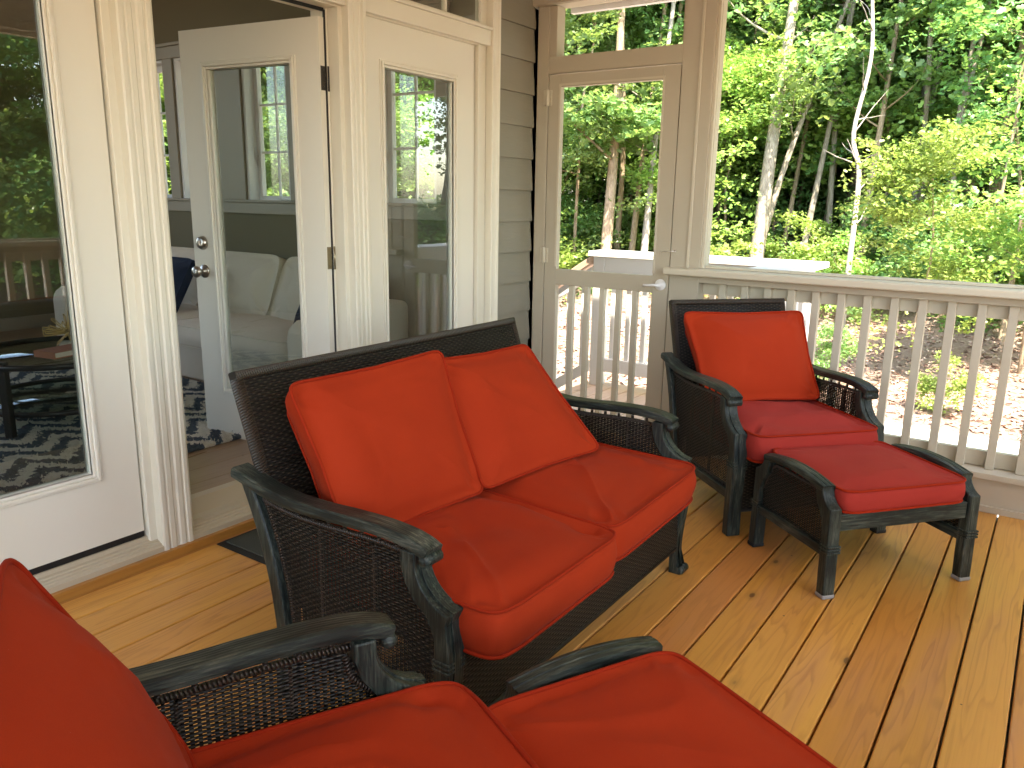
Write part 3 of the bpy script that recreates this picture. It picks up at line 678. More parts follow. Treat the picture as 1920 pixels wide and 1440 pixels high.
def side_frame(t, W, s, cabriole=False):
    y = s * W / 2
    top = spline([(x, 0, z) for x, z in ARM_TOP], 9); top = [(p.x, y, p.z - .010) for p in top]
    mb = MB().sweep(top, PR_ARM, (0, 1, 0), smooth=False); x, _, z = top[-1]
    mb.lathe([(0, -.031), (.011, -.031), (.0155, -.027), (.0155, .027), (.011, .031), (0, .031)], (x - .004, y, z - .008), 'y', 16)
    obj('arm', mb, 'frame_x', t, recalc=True)
    # front leg with the swept arm support
    if cabriole: fr = [(-.006, .42), (.004, .34), (.000, .26), (-.010, .18), (-.016, .10), (-.010, .04), (.002, .012), (.006, 0)]
    else: fr = [(.003, .42), (.012, .34), (.012, .26), (.006, .16), (.003, .08), (.006, .02), (.006, 0)]
    front = [(p.x, p.z) for p in spline([(-.098, 0, .572), (-.096, 0, .535), (-.084, 0, .502), (-.060, 0, .474), (-.028, 0, .454), (.002, 0, .445)], 4)] + [(p.x, p.z) for p in spline([(x_, 0, z_) for x_, z_ in fr], 3)]
    back = [(-.040, 0), (-.042, .10), (-.040, .25), (-.040, .38), (-.062, .425), (-.100, .455), (-.128, .495), (-.140, .535), (-.140, .572)]
    mb = MB().prism(front + back, 'y', y - .030, y + .030)
    leg = obj('leg', mb, 'frame_z', t, .007, 2)
    mb = MB()
    for k in range(3):
        zz = .298 + k * .011; mb.box(-.044, .016 if not cabriole else .007, y - .0335, y + .0335, zz, zz + .0075)
    obj('band', mb, 'frame_z', leg, .002, 1)
    if cabriole:
        obj('toe', MB().lathe([(0, -.029), (.013, -.029), (.016, -.024), (.016, .024), (.013, .029), (0, .029)], (.003, y, .016), 'y', 16), 'frame_z', leg)
    rid = MB().prism([(a + .0035, b + .0028) for a, b in front[:-1]] + [(front[-1][0] + .0035, .02), (-.01, .02), (-.01, .42), (-.06, .46), (-.10, .50), (-.11, .57)], 'y', y - .011, y + .011); obj('ridge', rid, 'frame_z', leg, .002, 1)
    be = [(p.x, p.z) for p in spline([(x_, 0, z_) for x_, z_ in BACK_EDGE], 3)]
    mb = MB().prism(be + [(x_ + .044, z_) for x_, z_ in reversed(be)], 'y', y - .026, y + .026); obj('leg', mb, 'frame_z', t, .006, 2)
    obj('side_rail', MB().box(-.57, -.041, y - .02, y + .02, .150, .190), 'frame_x', t, .005, 2)
    # wicker side panel
    n = 28; xs = [-.665 + (-.045 + .665) * i / n for i in range(n + 1)]; mb = MB()
    def lo(x): return max(.190, lerp_curve([(bx + .040, bz) for bx, bz in BACK_EDGE], 0, x, 1)) if x < -.56 else .190
    bk = [(-.042, .36), (-.050, .415), (-.080, .445), (-.112, .475), (-.132, .52), (-.140, .56)]
    def hi(x): return min(lerp_curve(ARM_TOP, 0, x, 1) - .050, lerp_curve(bk, 0, x, 1) if x > -.14 else 9)
    rows = [(x, lo(x), max(hi(x), lo(x) + .002)) for x in xs]
    for yy, fl in ((y + .004, 0), (y - .004, 1)):
        for (xa, la, ha), (xb, lb, hb) in zip(rows, rows[1:]):
            b = len(mb.v); mb.v += [Vector((xa, yy, la)), Vector((xb, yy, lb)), Vector((xb, yy, hb)), Vector((xa, yy, ha))]
            mb.quad([b, b + 1, b + 2, b + 3] if not fl else [b + 3, b + 2, b + 1, b], [(xa, la), (xb, lb), (xb, hb), (xa, ha)] if not fl else [(xa, ha), (xb, hb), (xb, lb), (xa, la)])
    obj('side_panel', mb, 'weave_open', t, recalc=False)
    mb = MB()
    wr = [(x, y, lerp_curve(ARM_TOP, 0, x, 1) - .044) for x in [-.66 + .52 * i / 20 for i in range(21)]]
    mb.tube(wr, .0075, 8, (0, 1, 0))
    cu = [(p.x, y, p.z) for p in spline([(-.150, 0, .54), (-.143, 0, .50), (-.120, 0, .468), (-.085, 0, .438), (-.055, 0, .41), (-.050, 0, .33), (-.050, 0, .20)], 4)]
    mb.tube(cu, .0075, 8, (0, 1, 0)); bw = [(lerp_curve(BACK_EDGE, 1, z_, 0) + .052, y, z_) for z_ in [.20 + .36 * i / 12 for i in range(13)]]
    mb.tube(bw, .0075, 8, (0, 1, 0)); mb.tube([(-.56, y, .198), (-.05, y, .198)], .006, 8, (0, 1, 0))
    for k in range(9):
        x_ = -.64 + k * .058; z_ = lerp_curve(ARM_TOP, 0, x_, 1); mb.tube([(x_, y, z_ - .046), (x_, y, z_ - .026)], .0055, 6, (0, 1, 0))
    for sx_ in (-.44, -.25): mb.tube([(sx_, y, .195), (sx_, y, lerp_curve(ARM_TOP, 0, sx_, 1) - .055)], .006, 6, (0, 1, 0))
    obj('wrapped_rim', mb, 'wrap', t)

def panel(mb, p00, p10, p11, p01, th, M_=None):
    """flat woven slab with UV in metres"""
    P = [Vector(p) for p in (p00, p10, p11, p01)]; n = (P[1] - P[0]).cross(P[3] - P[0]).normalized() * th
    w_ = (P[1] - P[0]).length; h_ = (P[3] - P[0]).length; N = max(2, int(w_ / .12))
    for off, fl in ((n * .5, False), (n * -.5, True)):
        for i in range(N):
            a, c = i / N, (i + 1) / N; b = len(mb.v)
            mb.v += [P[0].lerp(P[1], a) + off, P[0].lerp(P[1], c) + off, P[3].lerp(P[2], c) + off, P[3].lerp(P[2], a) + off]
            uv = [(a * w_, 0), (c * w_, 0), (c * w_, h_), (a * w_, h_)]
            mb.quad([b, b + 1, b + 2, b + 3] if not fl else [b + 3, b + 2, b + 1, b], uv if not fl else uv[::-1])
    return mb
def seat_base(name, label, loc, rz, W, group, cabriole):
    t = thing(name, label, 'loveseat' if cabriole else 'armchair', (*loc, 0), rz, group)
    for s in (1, -1): side_frame(t, W, s, cabriole)
    hb = W / 2 - .026; fw = W / 2 - .031
    mb = MB(); panel(mb, (-.560, -hb + .02, .26), (-.560, hb - .02, .26), (-.779, hb + .0, .870), (-.779, -hb, .870), .024); obj('backrest', mb, 'weave', t, recalc=False)
    rp = [(.017 * sx_ * (.8 if k % 2 else 1), .013 * sz_ * (1 if k % 2 else .75)) for k, (sx_, sz_) in enumerate([(1, 1), (1, 1), (-1, 1), (-1, 1), (-1, -1), (-1, -1), (1, -1), (1, -1)])]
    rp = [(.017, .009), (.013, .013), (-.013, .013), (-.017, .009), (-.017, -.009), (-.013, -.013), (.013, -.013), (.017, -.009)]
    mb = MB(); bt_, tp_ = Vector((-.572, 0, .26)), Vector((-.781, 0, .872))
    for sg in (1, -1):
        mb.sweep([Vector((p.x, sg * (hb - .010 * (1 - q)), p.z)) for q in [i / 10 for i in range(11)] for p in [bt_.lerp(tp_, q)]], rp, (1, 0, .3))
    mb.sweep([(-.783, -hb - .010 + (2 * hb + .02) * i / 40, .880) for i in range(41)], rp, (1, 0, .35)); obj('back_frame', mb, 'wrap', t)
    mb = MB(); panel(mb, (-.022, -fw, .110), (-.022, fw, .110), (-.022, fw, .325), (-.022, -fw, .325), .016)
    ap = obj('front_apron', mb, 'weave', t, recalc=False)
    mb = MB().box(-.034, -.010, -fw, fw, .098, .112).box(-.036, -.008, -fw, fw, .3255, .336); obj('apron_rim', mb, 'wrap', t, .003, 1)
    mb = MB(); panel(mb, (-.59, -fw + .03, .150), (-.59, fw - .03, .150), (-.59, fw - .03, .30), (-.59, -fw + .03, .30), .012); obj('back_apron', mb, 'weave', t, recalc=False)
    obj('seat_deck', MB().box(-.58, -.037, -fw, fw, .300, .318), 'dark_metal', t)
    return t
def footstool(label, loc, rz, group):
    t = thing('footstool', label, 'footstool', (*loc, 0), rz, group); W, D = .591, .48
    for s in (1, -1):
        y = s * W / 2
        for e in (0, 1):
            fx = lambda x_: x_ if e == 0 else -D - x_
            front = [(.003, 0), (.003, .06), (-.001, .20), (-.004, .332)] + [(p.x, p.z) for p in spline([(-.006, 0, .335), (-.030, 0, .347), (-.047, 0, .366), (-.054, 0, .384), (-.056, 0, .404)], 3)]
            back = [(-.096, .404), (-.096, .37), (-.085, .335), (-.060, .300), (-.044, .255), (-.042, .1), (-.038, 0)]
            leg = obj('leg', MB().prism([(fx(a), b) for a, b in front + back], 'y', y - .024, y + .024), 'frame_z', t, .006, 2)
            mb = MB()
            for k in range(3): zz = .172 + k * .011; mb.box(*sorted((fx(.007), fx(-.046))), y - .027, y + .027, zz, zz + .0075)
            obj('band', mb, 'frame_z', leg, .002, 1)
            obj('foot', MB().box(*sorted((fx(.005), fx(-.040))), y - .026, y + .026, .0005, .018), 'foot' if e == 0 else 'black_rubber', leg, .005, 2)
        arc = [(x_, y, .398 + .020 * (1 - ((x_ + D / 2) / .18) ** 2)) for x_ in [-.056 - (D - .112) * i / 14 for i in range(15)]]
        mb = MB().sweep(arc, [(a * .85, b * .9) for a, b in PR_ARM], (0, 1, 0), smooth=False); obj('top_rail', mb, 'frame_x', t)
        obj('side_rail', MB().box(-D + .041, -.041, y - .017, y + .017, .150, .186), 'frame_x', t, .005, 2)
        mb = MB(); n = 16
        xs = [-.042 - (D - .084) * i / n for i in range(n + 1)]
        def hi(x_):
            d_ = min(-x_, D + x_); h_ = .372 + .016 * (1 - ((x_ + D / 2) / .2) ** 2)
            return min(h_, lerp_curve([(.040, .25), (.060, .298), (.085, .333), (.096, .372)], 0, d_, 1))
        for yy, fl in ((y + .004, 0), (y - .004, 1)):
            for xa, xb in zip(xs, xs[1:]):
                b = len(mb.v); mb.v += [Vector((xa, yy, .186)), Vector((xb, yy, .186)), Vector((xb, yy, hi(xb))), Vector((xa, yy, hi(xa)))]
                uv = [(xa, .186), (xb, .186), (xb, hi(xb)), (xa, hi(xa))]
                mb.quad([b, b + 1, b + 2, b + 3] if fl else [b + 3, b + 2, b + 1, b], uv if fl else uv[::-1])
        obj('side_panel', mb, 'weave_open', t, recalc=False)
        mb = MB(); mb.tube([(x_, y, hi(x_) + .003) for x_ in xs], .0065, 8, (0, 1, 0))
        for k in range(7): x_ = -.11 - k * .0433; mb.tube([(x_, y, hi(x_)), (x_, y, hi(x_) + .022)], .005, 6, (0, 1, 0))
        obj('wrapped_rim', mb, 'wrap', t)
    for x0, x1 in ((-.036, -.012), (-D + .012, -D + .036)): obj('cross_rail', MB().box(x0, x1, -W / 2 + .0245, W / 2 - .0245, .248, .312), 'frame_y', t, .005, 2)
    obj('seat_deck', MB().box(-D + .037, -.037, -W / 2 + .025, W / 2 - .025, .288, .300), 'dark_metal', t)
    return t

def cushion(name, label, cat, group, base, corners, th, crown, mat='red', rad=.14, seed=0, wr=1.0, pinch=0.0, bot=True, sag=0.0, parent=None, pmat='piping', back=.0):
    """corners: 4 local points (top/front face) c00 c10 c11 c01; the cushion hangs th behind that face along its normal."""
    Cn = [Vector(c) for c in corners]; nrm = (Cn[1] - Cn[0]).cross(Cn[3] - Cn[0]).normalized()
    def mp(u, v, w): 
        a = (1 - u) / 2; b = (1 - v) / 2
        return Cn[0] * a * b + Cn[1] * (1 - a) * b + Cn[2] * (1 - a) * (1 - b) + Cn[3] * a * (1 - b) + nrm * w
    NC = 96; cont = []
    for i in range(NC):
        a = 2 * PI * i / NC; c, s = math.cos(a), math.sin(a); e = 2 / (2 + .9 / rad)
        u = math.copysign(abs(c) ** e, c); v = math.copysign(abs(s) ** e, s)
        # edges pulled in between the corners on a stuffed pillow
        u *= 1 - pinch * (1 - v * v); v *= 1 - pinch * (1 - u * u)
        cont.append((u, v))
    rings = 22; mb = MB(); so = Vector((seed * 3.7, seed * 1.3, 0)); sz = (Cn[1] - Cn[0]).length; sy_ = (Cn[3] - Cn[0]).length
    def wrk(u, v, k):
        q = Vector((u * sz * .5, v * sy_ * .5, 0)); q2 = q + so
        a = noise.noise(q2 * 3.2) * .013 + noise.noise(Vector((q2.x * 9, q2.y * 3.5, seed))) * .006 + abs(noise.noise(Vector((q2.x * 5 + q2.y * 6, q2.y * 3 - q2.x * 2, seed + 7)))) * -.010
        # folds running from the piping into the panel
        r_ = min(1.0, (u ** 6 + v ** 6) ** (1 / 6)); edge = math.exp(-((1 - r_) / .16) ** 2)
        th_ = math.atan2(v, u) if r_ > 0 else 0
        fold = (abs(noise.noise(Vector((math.cos(th_) * 5.5 + seed * 5, math.sin(th_) * 5.5, seed + r_ * .8)))) ** .9) * -.022 * edge * (0 if r_ > .995 else 1)
        ridge = noise.noise(Vector((q2.x * 2.2 + q2.y * 3.0, q2.y * .8 - q2.x, 3.3 + seed))); ridge = (1 - min(1, abs(ridge) * 6)) ** 2 * .0065
        return (a + fold + ridge * (1 - r_ ** 3)) * wr * k
    def ring_face(sgn, w0):
        o = len(mb.v); mb.v.append(mp(0, 0, w0 + sgn * (crown + wrk(0, 0, 1)) - sag))
        for j in range(1, rings + 1):
            q = 1 - (1 - j / rings) ** 1.35
            for (u, v) in cont:
                U, V = u * q, v * q
                bs = 1.0 if sgn > 0 else 1 - back / .33 * .8
                pe = 5.0 if crown < .035 else 2.8; prof = max((1 - abs(U) ** pe) * (1 - abs(V) ** pe), 0) * (1 - q ** 14)
                k = min(1.0, (1 - q) * 9) if j < rings else 0.0
                mb.v.append(mp(U * bs, V * bs, w0 + sgn * (crown * prof + wrk(U, V, k)) - sag * prof))
        for i in range(NC):
            i2 = (i + 1) % NC; tri = [o, o + 1 + i, o + 1 + i2]; mb.quad(tri if sgn > 0 else tri[::-1], None, True)
            for j in range(rings - 1):
                q = [o + 1 + j * NC + i, o + 1 + (j + 1) * NC + i, o + 1 + (j + 1) * NC + i2, o + 1 + j * NC + i2]; mb.quad(q if sgn > 0 else q[::-1], None, True)
        return o + 1 + (rings - 1) * NC
    t0 = ring_face(1, 0); b0 = ring_face(-1, -th); K = 7; prev = t0
    for k in range(1, K + 1):
        if k < K:
            cur = len(mb.v); q = k / K; bl = math.sin(q * PI) * .014 - q * back
            for n_, (u, v) in enumerate(cont):
                wv = noise.noise(Vector((u * 3 + seed, v * 3, q * 1.2))) * .004 + noise.noise(Vector((u * 9 + seed, v * 9, q))) * .0015
                g = 1 + (bl + wv * math.sin(q * PI) * 2) / .33 * .8; mb.v.append(mp(u * g, v * g, -th * q))
        else: cur = b0
        for i in range(NC): i2 = (i + 1) % NC; mb.quad([prev + i, cur + i, cur + i2, prev + i2], None, True)
        prev = cur
    t = obj(name, mb, mat, parent, recalc=True); tag(t, label, cat, group); t.matrix_basis = base
    for w0, nm in ((.0, 1), (-th, -1)):
        if nm < 0 and not bot: continue
        bs = 1.006 if nm > 0 else 1.006 - back / .33 * .8; pts = [mp(u * bs, v * bs, w0 + noise.noise(Vector((u * 4 + seed, v * 4, 0))) * .003) for u, v in cont]
        m2 = MB().tube(pts, .0048, 8, tuple(nrm), closed=True); obj('piping', m2, pmat, t)
    return t
def base_m(loc, rz): return Matrix.Translation((*loc, 0)) @ Matrix.Rotation(rz, 4, 'Z')
LSp = ((1.956, 1.025), R(-89.9), 1.361); C1p = ((3.323, .77), R(-131.75), .647); C2p = ((.896, .63), R(-26.2), .647); O1p = ((2.976, .333), R(-130.0)); O2p = ((1.424, .344), R(-26.0))
seat_base('loveseat', 'dark wicker loveseat with weathered green-black arms in front of the glass doors', LSp[0], LSp[1], LSp[2], None, True)
seat_base('armchair', 'dark wicker armchair in the corner by the screen door and balustrade', C1p[0], C1p[1], C1p[2], 'wicker armchairs', False)
seat_base('armchair', 'dark wicker armchair in the left foreground, its back cut off by the photo edge', C2p[0], C2p[1], C2p[2], 'wicker armchairs', False)
footstool('dark wicker footstool standing on the deck in front of the corner armchair', O1p[0], O1p[1], 'wicker footstools')
footstool('dark wicker footstool in the foreground beside the loveseat, mostly under its red cushion', O2p[0], O2p[1], 'wicker footstools')
L_ = base_m(*LSp[:2]); A_ = base_m(*C1p[:2]); B_ = base_m(*C2p[:2]); P_ = base_m(*O1p); Q_ = base_m(*O2p)
SG, BG = 'red seat cushions', 'red back cushions'
# local y+ is the sitter's left = away from the camera on the loveseat
cushion('seat_cushion', 'red seat cushion on the near half of the loveseat, pushed slightly forward', 'cushion', SG, L_, [(-.56, -.640, .456), (.098, -.652, .452), (.098, -.045, .442), (-.56, -.02, .450)], .115, .022, rad=.10, seed=1, wr=1.9)
cushion('seat_cushion', 'red seat cushion on the far half of the loveseat, beside the far arm', 'cushion', SG, L_, [(-.56, -.01, .448), (.065, -.035, .438), (.060, .632, .448), (-.56, .635, .452)], .115, .020, rad=.10, seed=2, wr=1.9)
cushion('back_cushion', 'upright red back cushion on the near half of the loveseat', 'cushion', BG, L_, [(-.390, -.628, .470), (-.375, -.060, .462), (-.600, -.005, .884), (-.605, -.632, .880)], .115, .042, rad=.07, back=.075, seed=3, wr=1.3, pinch=.05)
cushion('back_cushion', 'slumped red back cushion leaning low on the far half of the loveseat', 'cushion', BG, L_, [(-.370, -.075, .470), (-.262, .495, .484), (-.612, .512, .828), (-.640, .0, .842)], .11, .042, rad=.07, back=.06, seed=4, wr=1.3, pinch=.05)
cushion('seat_cushion', 'red seat cushion on the corner armchair', 'cushion', SG, A_, [(-.56, -.285, .458), (.075, -.292, .452), (.070, .285, .452), (-.56, .285, .458)], .110, .020, 'red_sky_sheen', rad=.09, seed=5, wr=1.8)
cushion('back_cushion', 'puffy red back cushion standing on the corner armchair', 'cushion', BG, A_, [(-.375, -.290, .472), (-.365, .290, .472), (-.625, .318, .855), (-.625, -.318, .860)], .11, .058, 'red', rad=.075, back=.06, seed=6, pinch=.065, wr=1.5)
cushion('seat_cushion', 'red seat cushion on the foreground armchair at the bottom of the photo', 'cushion', SG, B_, [(-.56, -.285, .462), (.065, -.290, .458), (.055, .276, .458), (-.56, .285, .462)], .115, .020, rad=.10, seed=7, wr=1.9)
cushion('back_cushion', 'large red back cushion on the foreground armchair at the left edge', 'cushion', BG, B_, [(-.425, -.290, .462), (-.425, .290, .462), (-.645, .305, .862), (-.645, -.305, .862)], .11, .045, rad=.12, back=.03, seed=8, pinch=.02)
cushion('footstool_cushion', 'red cushion on the footstool by the corner armchair', 'cushion', 'red footstool cushions', P_, [(-.485, -.262, .402), (.000, -.266, .396), (-.002, .262, .396), (-.482, .262, .402)], .078, .014, 'red_sky_sheen', rad=.11, seed=9, wr=.9)
cushion('footstool_cushion', 'red cushion on the foreground footstool at the bottom of the photo', 'cushion', 'red footstool cushions', Q_, [(-.530, -.262, .418), (-.055, -.266, .414), (-.060, .240, .414), (-.535, .240, .418)], .092, .014, rad=.11, seed=10, wr=1.0)

# ------------------------------------------------------------------ living room
sofa = thing('sofa', 'cream slipcovered sofa under the living room windows', 'sofa', (3.5, 5.05, .135))
I4 = Matrix.Identity(4)
def scush(name, x0, x1, y0, y1, zt, th, crown, seed, **k):
    return cushion(name, None, None, None, I4, [(x0, y1, zt), (x0, y0, zt), (x1, y0, zt), (x1, y1, zt)], th, crown, 'slipcover', seed=seed, parent=sofa, pmat='slipcover', **k)
mb = MB(); n = 40
for k in range(n):   # gathered skirt
    pass
mb.box(-.42, .45, -1.27, 1.27, .0, .235); obj('base', mb, 'slipcover', sofa, .02, 3)
scush('seat_cushion', -.44, .30, -1.26, -.01, .365, .135, .022, 21, rad=.10); scush('seat_cushion', -.44, .30, .01, 1.26, .365, .135, .022, 22, rad=.10)
for k in range(3):
    y0 = -1.24 + k * .83
    cushion('back_cushion', None, None, None, I4, [(.12, y0 + .80, .365), (.12, y0, .365), (.30, y0 + .02, .80), (.30, y0 + .78, .80)], .17, .05, 'slipcover', rad=.12, seed=24 + k, parent=sofa, pmat='slipcover', wr=2.0)
obj('back', MB().box(.30, .46, -1.30, 1.30, .2, .70), 'slipcover', sofa, .05, 4)
for y0 in (-1.50, 1.28): obj('arm', MB().prism([(-.44, 0), (.45, 0), (.45, .56), (.2, .56), (-.15, .50), (-.36, .50), (-.43, .46), (-.44, .40)], 'y', y0, y0 + .22), 'slipcover', sofa, .05, 4)
cushion('throw_pillow', 'dark navy pillow leaning at the far end of the cream sofa', 'pillow', 'navy sofa pillows', Matrix.Translation((3.5, 5.45, .135)), [(-.26, .26, .385), (-.26, -.22, .385), (-.02, -.20, .76), (-.02, .28, .76)], .05, .07, 'navy', rad=.10, seed=30, pmat='navy')
cushion('throw_pillow', 'blue-navy pillow at the near end of the cream sofa, seen past the door hinges', 'pillow', 'navy sofa pillows', Matrix.Translation((3.42, 3.93, .135)), [(-.06, .12, .385), (-.12, -.14, .385), (.05, -.14, .66), (.09, .12, .66)], .05, .05, 'navy', rad=.10, seed=31, pmat='navy')
rg = obj('rug', MB().box(.55, 3.02, 3.36, 5.80, .1345, .158), 'rug', None, .01, 2); tag(rg, 'shaggy navy and cream patterned rug on the living room floor', 'rug')
# fluffy pile on the rug
rr = random.Random(3); mb = MB()
for k in range(9000):
    x = rr.uniform(.56, 3.01); y = 3.36 + (rr.random() ** 1.3) * 2.42; a = rr.uniform(0, 6.28); h = rr.uniform(.006, .018); w_ = .009
    b = len(mb.v); mb.v += [Vector((x - w_ * math.cos(a), y - w_ * math.sin(a), .156)), Vector((x + w_ * math.cos(a), y + w_ * math.sin(a), .156)), Vector((x + rr.uniform(-.014, .014), y + rr.uniform(-.014, .014), .158 + h))]
    mb.quad([b, b + 1, b + 2])
pl_ = obj('pile', mb, 'rug', rg, recalc=False); pl_['kind'] = 'stuff'
ct = thing('coffee_table', 'round glass coffee table with black metal frame and lower glass shelf', 'coffee table', (2.09, 4.42, .158))
def ring(z, r, w_, h): return MB().sweep([(r * math.cos(2 * PI * k / 48), r * math.sin(2 * PI * k / 48), z) for k in range(48)], [(-h / 2, -w_ / 2), (h / 2, -w_ / 2), (h / 2, w_ / 2), (-h / 2, w_ / 2)], (0, 0, 1), closed=True)
obj('table_rim', ring(.358, .455, .020, .028), 'dark_metal', ct); obj('shelf_rim', ring(.113, .425, .018, .024), 'dark_metal', ct)
obj('tabletop', MB().lathe([(0, .362), (.448, .362), (.448, .370), (0, .370)], (0, 0, 0), 'z', 48), 'table_glass', ct, recalc=True)
obj('shelf', MB().lathe([(0, .112), (.418, .112), (.418, .118), (0, .118)], (0, 0, 0), 'z', 48), 'table_glass', ct)
for k in range(4):
    a = R(209) + k * PI / 2; c_, s_ = math.cos(a), math.sin(a)
    m_ = Matrix.Translation((c_ * .448, s_ * .448, 0)) @ Matrix.Rotation(a, 4, 'Z'); obj('leg', MB().box(-.022, .016, -.020, .020, 0, .385, m_), 'dark_metal', ct, .003, 1)
TZ = .158 + .371
bt = thing('book', 'worn reddish book lying on the glass coffee table', 'book', (2.02, 4.25, TZ), R(12))
obj('cover', MB().box(-.11, .11, -.075, .075, .0, .004).box(-.11, .11, -.075, .075, .030, .034).box(-.112, -.106, -.075, .075, 0, .034), 'book_cover' if 'book_cover' in M else 'bark_tan', bt); obj('pages', MB().box(-.105, .105, -.07, .07, .0045, .0295), 'slipcover', bt)
mb = MB(); rr = random.Random(11)
for k in range(22):
    th = rr.uniform(0, 2 * PI); ph = math.asin(rr.uniform(-.75, 1)); d = Vector((math.cos(th) * math.cos(ph), math.sin(th) * math.cos(ph), math.sin(ph)))
    s_ = d.orthogonal().normalized(); L = rr.uniform(.085, .115); c0 = Vector((0, 0, 0)); pts = [c0 + s_ * .004, c0 + d * L + s_ * .014, c0 + d * (L + .004), c0 + d * L - s_ * .014, c0 - s_ * .004]
    for p, q in zip(pts, pts[1:]): mb.tube([p, q], .0030, 5, tuple(s_.cross(d)))
sc_ = obj('starburst_ornament', mb, 'gold'); sc_.location = (2.03, 4.20, TZ + .034 + .088); tag(sc_, 'brass wire starburst ornament on the book on the coffee table', 'ornament')

# ------------------------------------------------------------------ ground
def gz(x, y):
    r = math.hypot(x - 1, y - 1.5); t = min(max((r - 10.5) / 9.5, 0), 1); t = t * t * (3 - 2 * t)
    b = noise.noise(Vector((x * .5, y * .5, 0))) * .10 * min(1, max(0, (r - 9) / 3)) if r < 60 else 0
    return -.9 + t * 1.55 + max(0, r - 20) * .02 + b
def axis_(lo_, hi, a, b, st, far):
    v = [a + st * i for i in range(int((b - a) / st) + 1)]; d = st
    while v[-1] < hi: d *= 1.35; v.append(v[-1] + d)
    d = st
    while v[0] > lo_: d *= 1.35; v.insert(0, v[0] - d)
    return v
gx = axis_(-300, 400, -8, 24, .4, 0); gy = axis_(-300, 300, -24, 24, .4, 0); mb = MB()
for x in gx:
    for y in gy: mb.v.append(Vector((x, y, gz(x, y) if math.hypot(x, y) < 60 else gz(60, 0) - .3)))
ny = len(gy)
for i in range(len(gx) - 1):
    for j in range(ny - 1): mb.quad([i * ny + j, (i + 1) * ny + j, (i + 1) * ny + j + 1, i * ny + j + 1], None, True)
struct(obj('ground', mb, 'ground', recalc=False), 'mulch and leaf litter ground rising to the woods', 'ground')
struct(obj('path', MB().box(6.0, 8.97, -14, 3.2, -.99, -.884), 'concrete', None, .01, 1), 'pale concrete path beside the porch', 'path')

# ------------------------------------------------------------------ vegetation
def leaf_mesh(name, centres, per, rad, flat, size, seed, mats, up_bias=1.0, droop=.25):
    """many small folded leaves in layered sprays round each centre: (x,y,z,scale)"""
    g = np.random.default_rng(seed); c = np.asarray(centres, float); n = len(c) * per
    ctr = np.repeat(c[:, :3], per, 0); sc = np.repeat(c[:, 3], per)
    a = g.uniform(0, 2 * np.pi, n); r = np.sqrt(g.uniform(0, 1, n)) * rad * sc
    off = np.stack([np.cos(a) * r, np.sin(a) * r, g.normal(0, flat, n) * sc - droop * (r / rad) ** 2 * .35], 1)
    tilt = np.repeat(g.normal(0, .28, (len(c), 2)), per, 0); off[:, 2] += off[:, 0] * tilt[:, 0] + off[:, 1] * tilt[:, 1]
    p = ctr + off; nm = g.normal(0, .55, (n, 3)); nm[:, 2] += up_bias; nm /= np.linalg.norm(nm, axis=1)[:, None]
    d = g.normal(0, 1, (n, 3)); d[:, 2] -= .5; d -= nm * (d * nm).sum(1)[:, None]; d /= np.linalg.norm(d, axis=1)[:, None]
    s = np.cross(nm, d); L = size * g.uniform(.6, 1.3, n)[:, None]; w_ = L * g.uniform(.30, .46, n)[:, None]
    # 7-point lobed leaf folded along the midrib
    pts = [p - d * L * .5, p - d * L * .30 + s * w_ * .75 + nm * L * .08, p + d * L * .05 + s * w_ * .55, p + d * L * .18 + s * w_ * 1.05 + nm * L * .10, p + d * L * .55,
           p + d * L * .18 - s * w_ * 1.05 + nm * L * .10, p + d * L * .05 - s * w_ * .55, p - d * L * .30 - s * w_ * .75 + nm * L * .08]
    V = np.stack(pts, 1).reshape(-1, 3); b = np.arange(n)[:, None] * 8
    F = np.concatenate([b + np.array([[0, 1, 2]]), b + np.array([[0, 2, 4]]), b + np.array([[2, 3, 4]]), b + np.array([[0, 4, 6]]), b + np.array([[4, 5, 6]]), b + np.array([[0, 6, 7]])])
    me = bpy.data.meshes.new(name); me.vertices.add(len(V)); me.vertices.foreach_set('co', V.ravel().astype(np.float32))
    me.loops.add(F.size); me.loops.foreach_set('vertex_index', F.ravel().astype(np.int32)); me.polygons.add(len(F))
    me.polygons.foreach_set('loop_start', np.arange(0, F.size, 3, dtype=np.int32)); me.polygons.foreach_set('loop_total', np.full(len(F), 3, np.int32))
    me.update(); me.validate()
    at = me.attributes.new('rnd', 'FLOAT', 'POINT'); rv = np.clip(np.repeat(np.repeat(g.uniform(0, 1, len(c)), per) * .6 + g.uniform(0, .4, n), 8), 0, 1); at.data.foreach_set('value', rv.astype(np.float32))
    me.materials.append(mats); return me
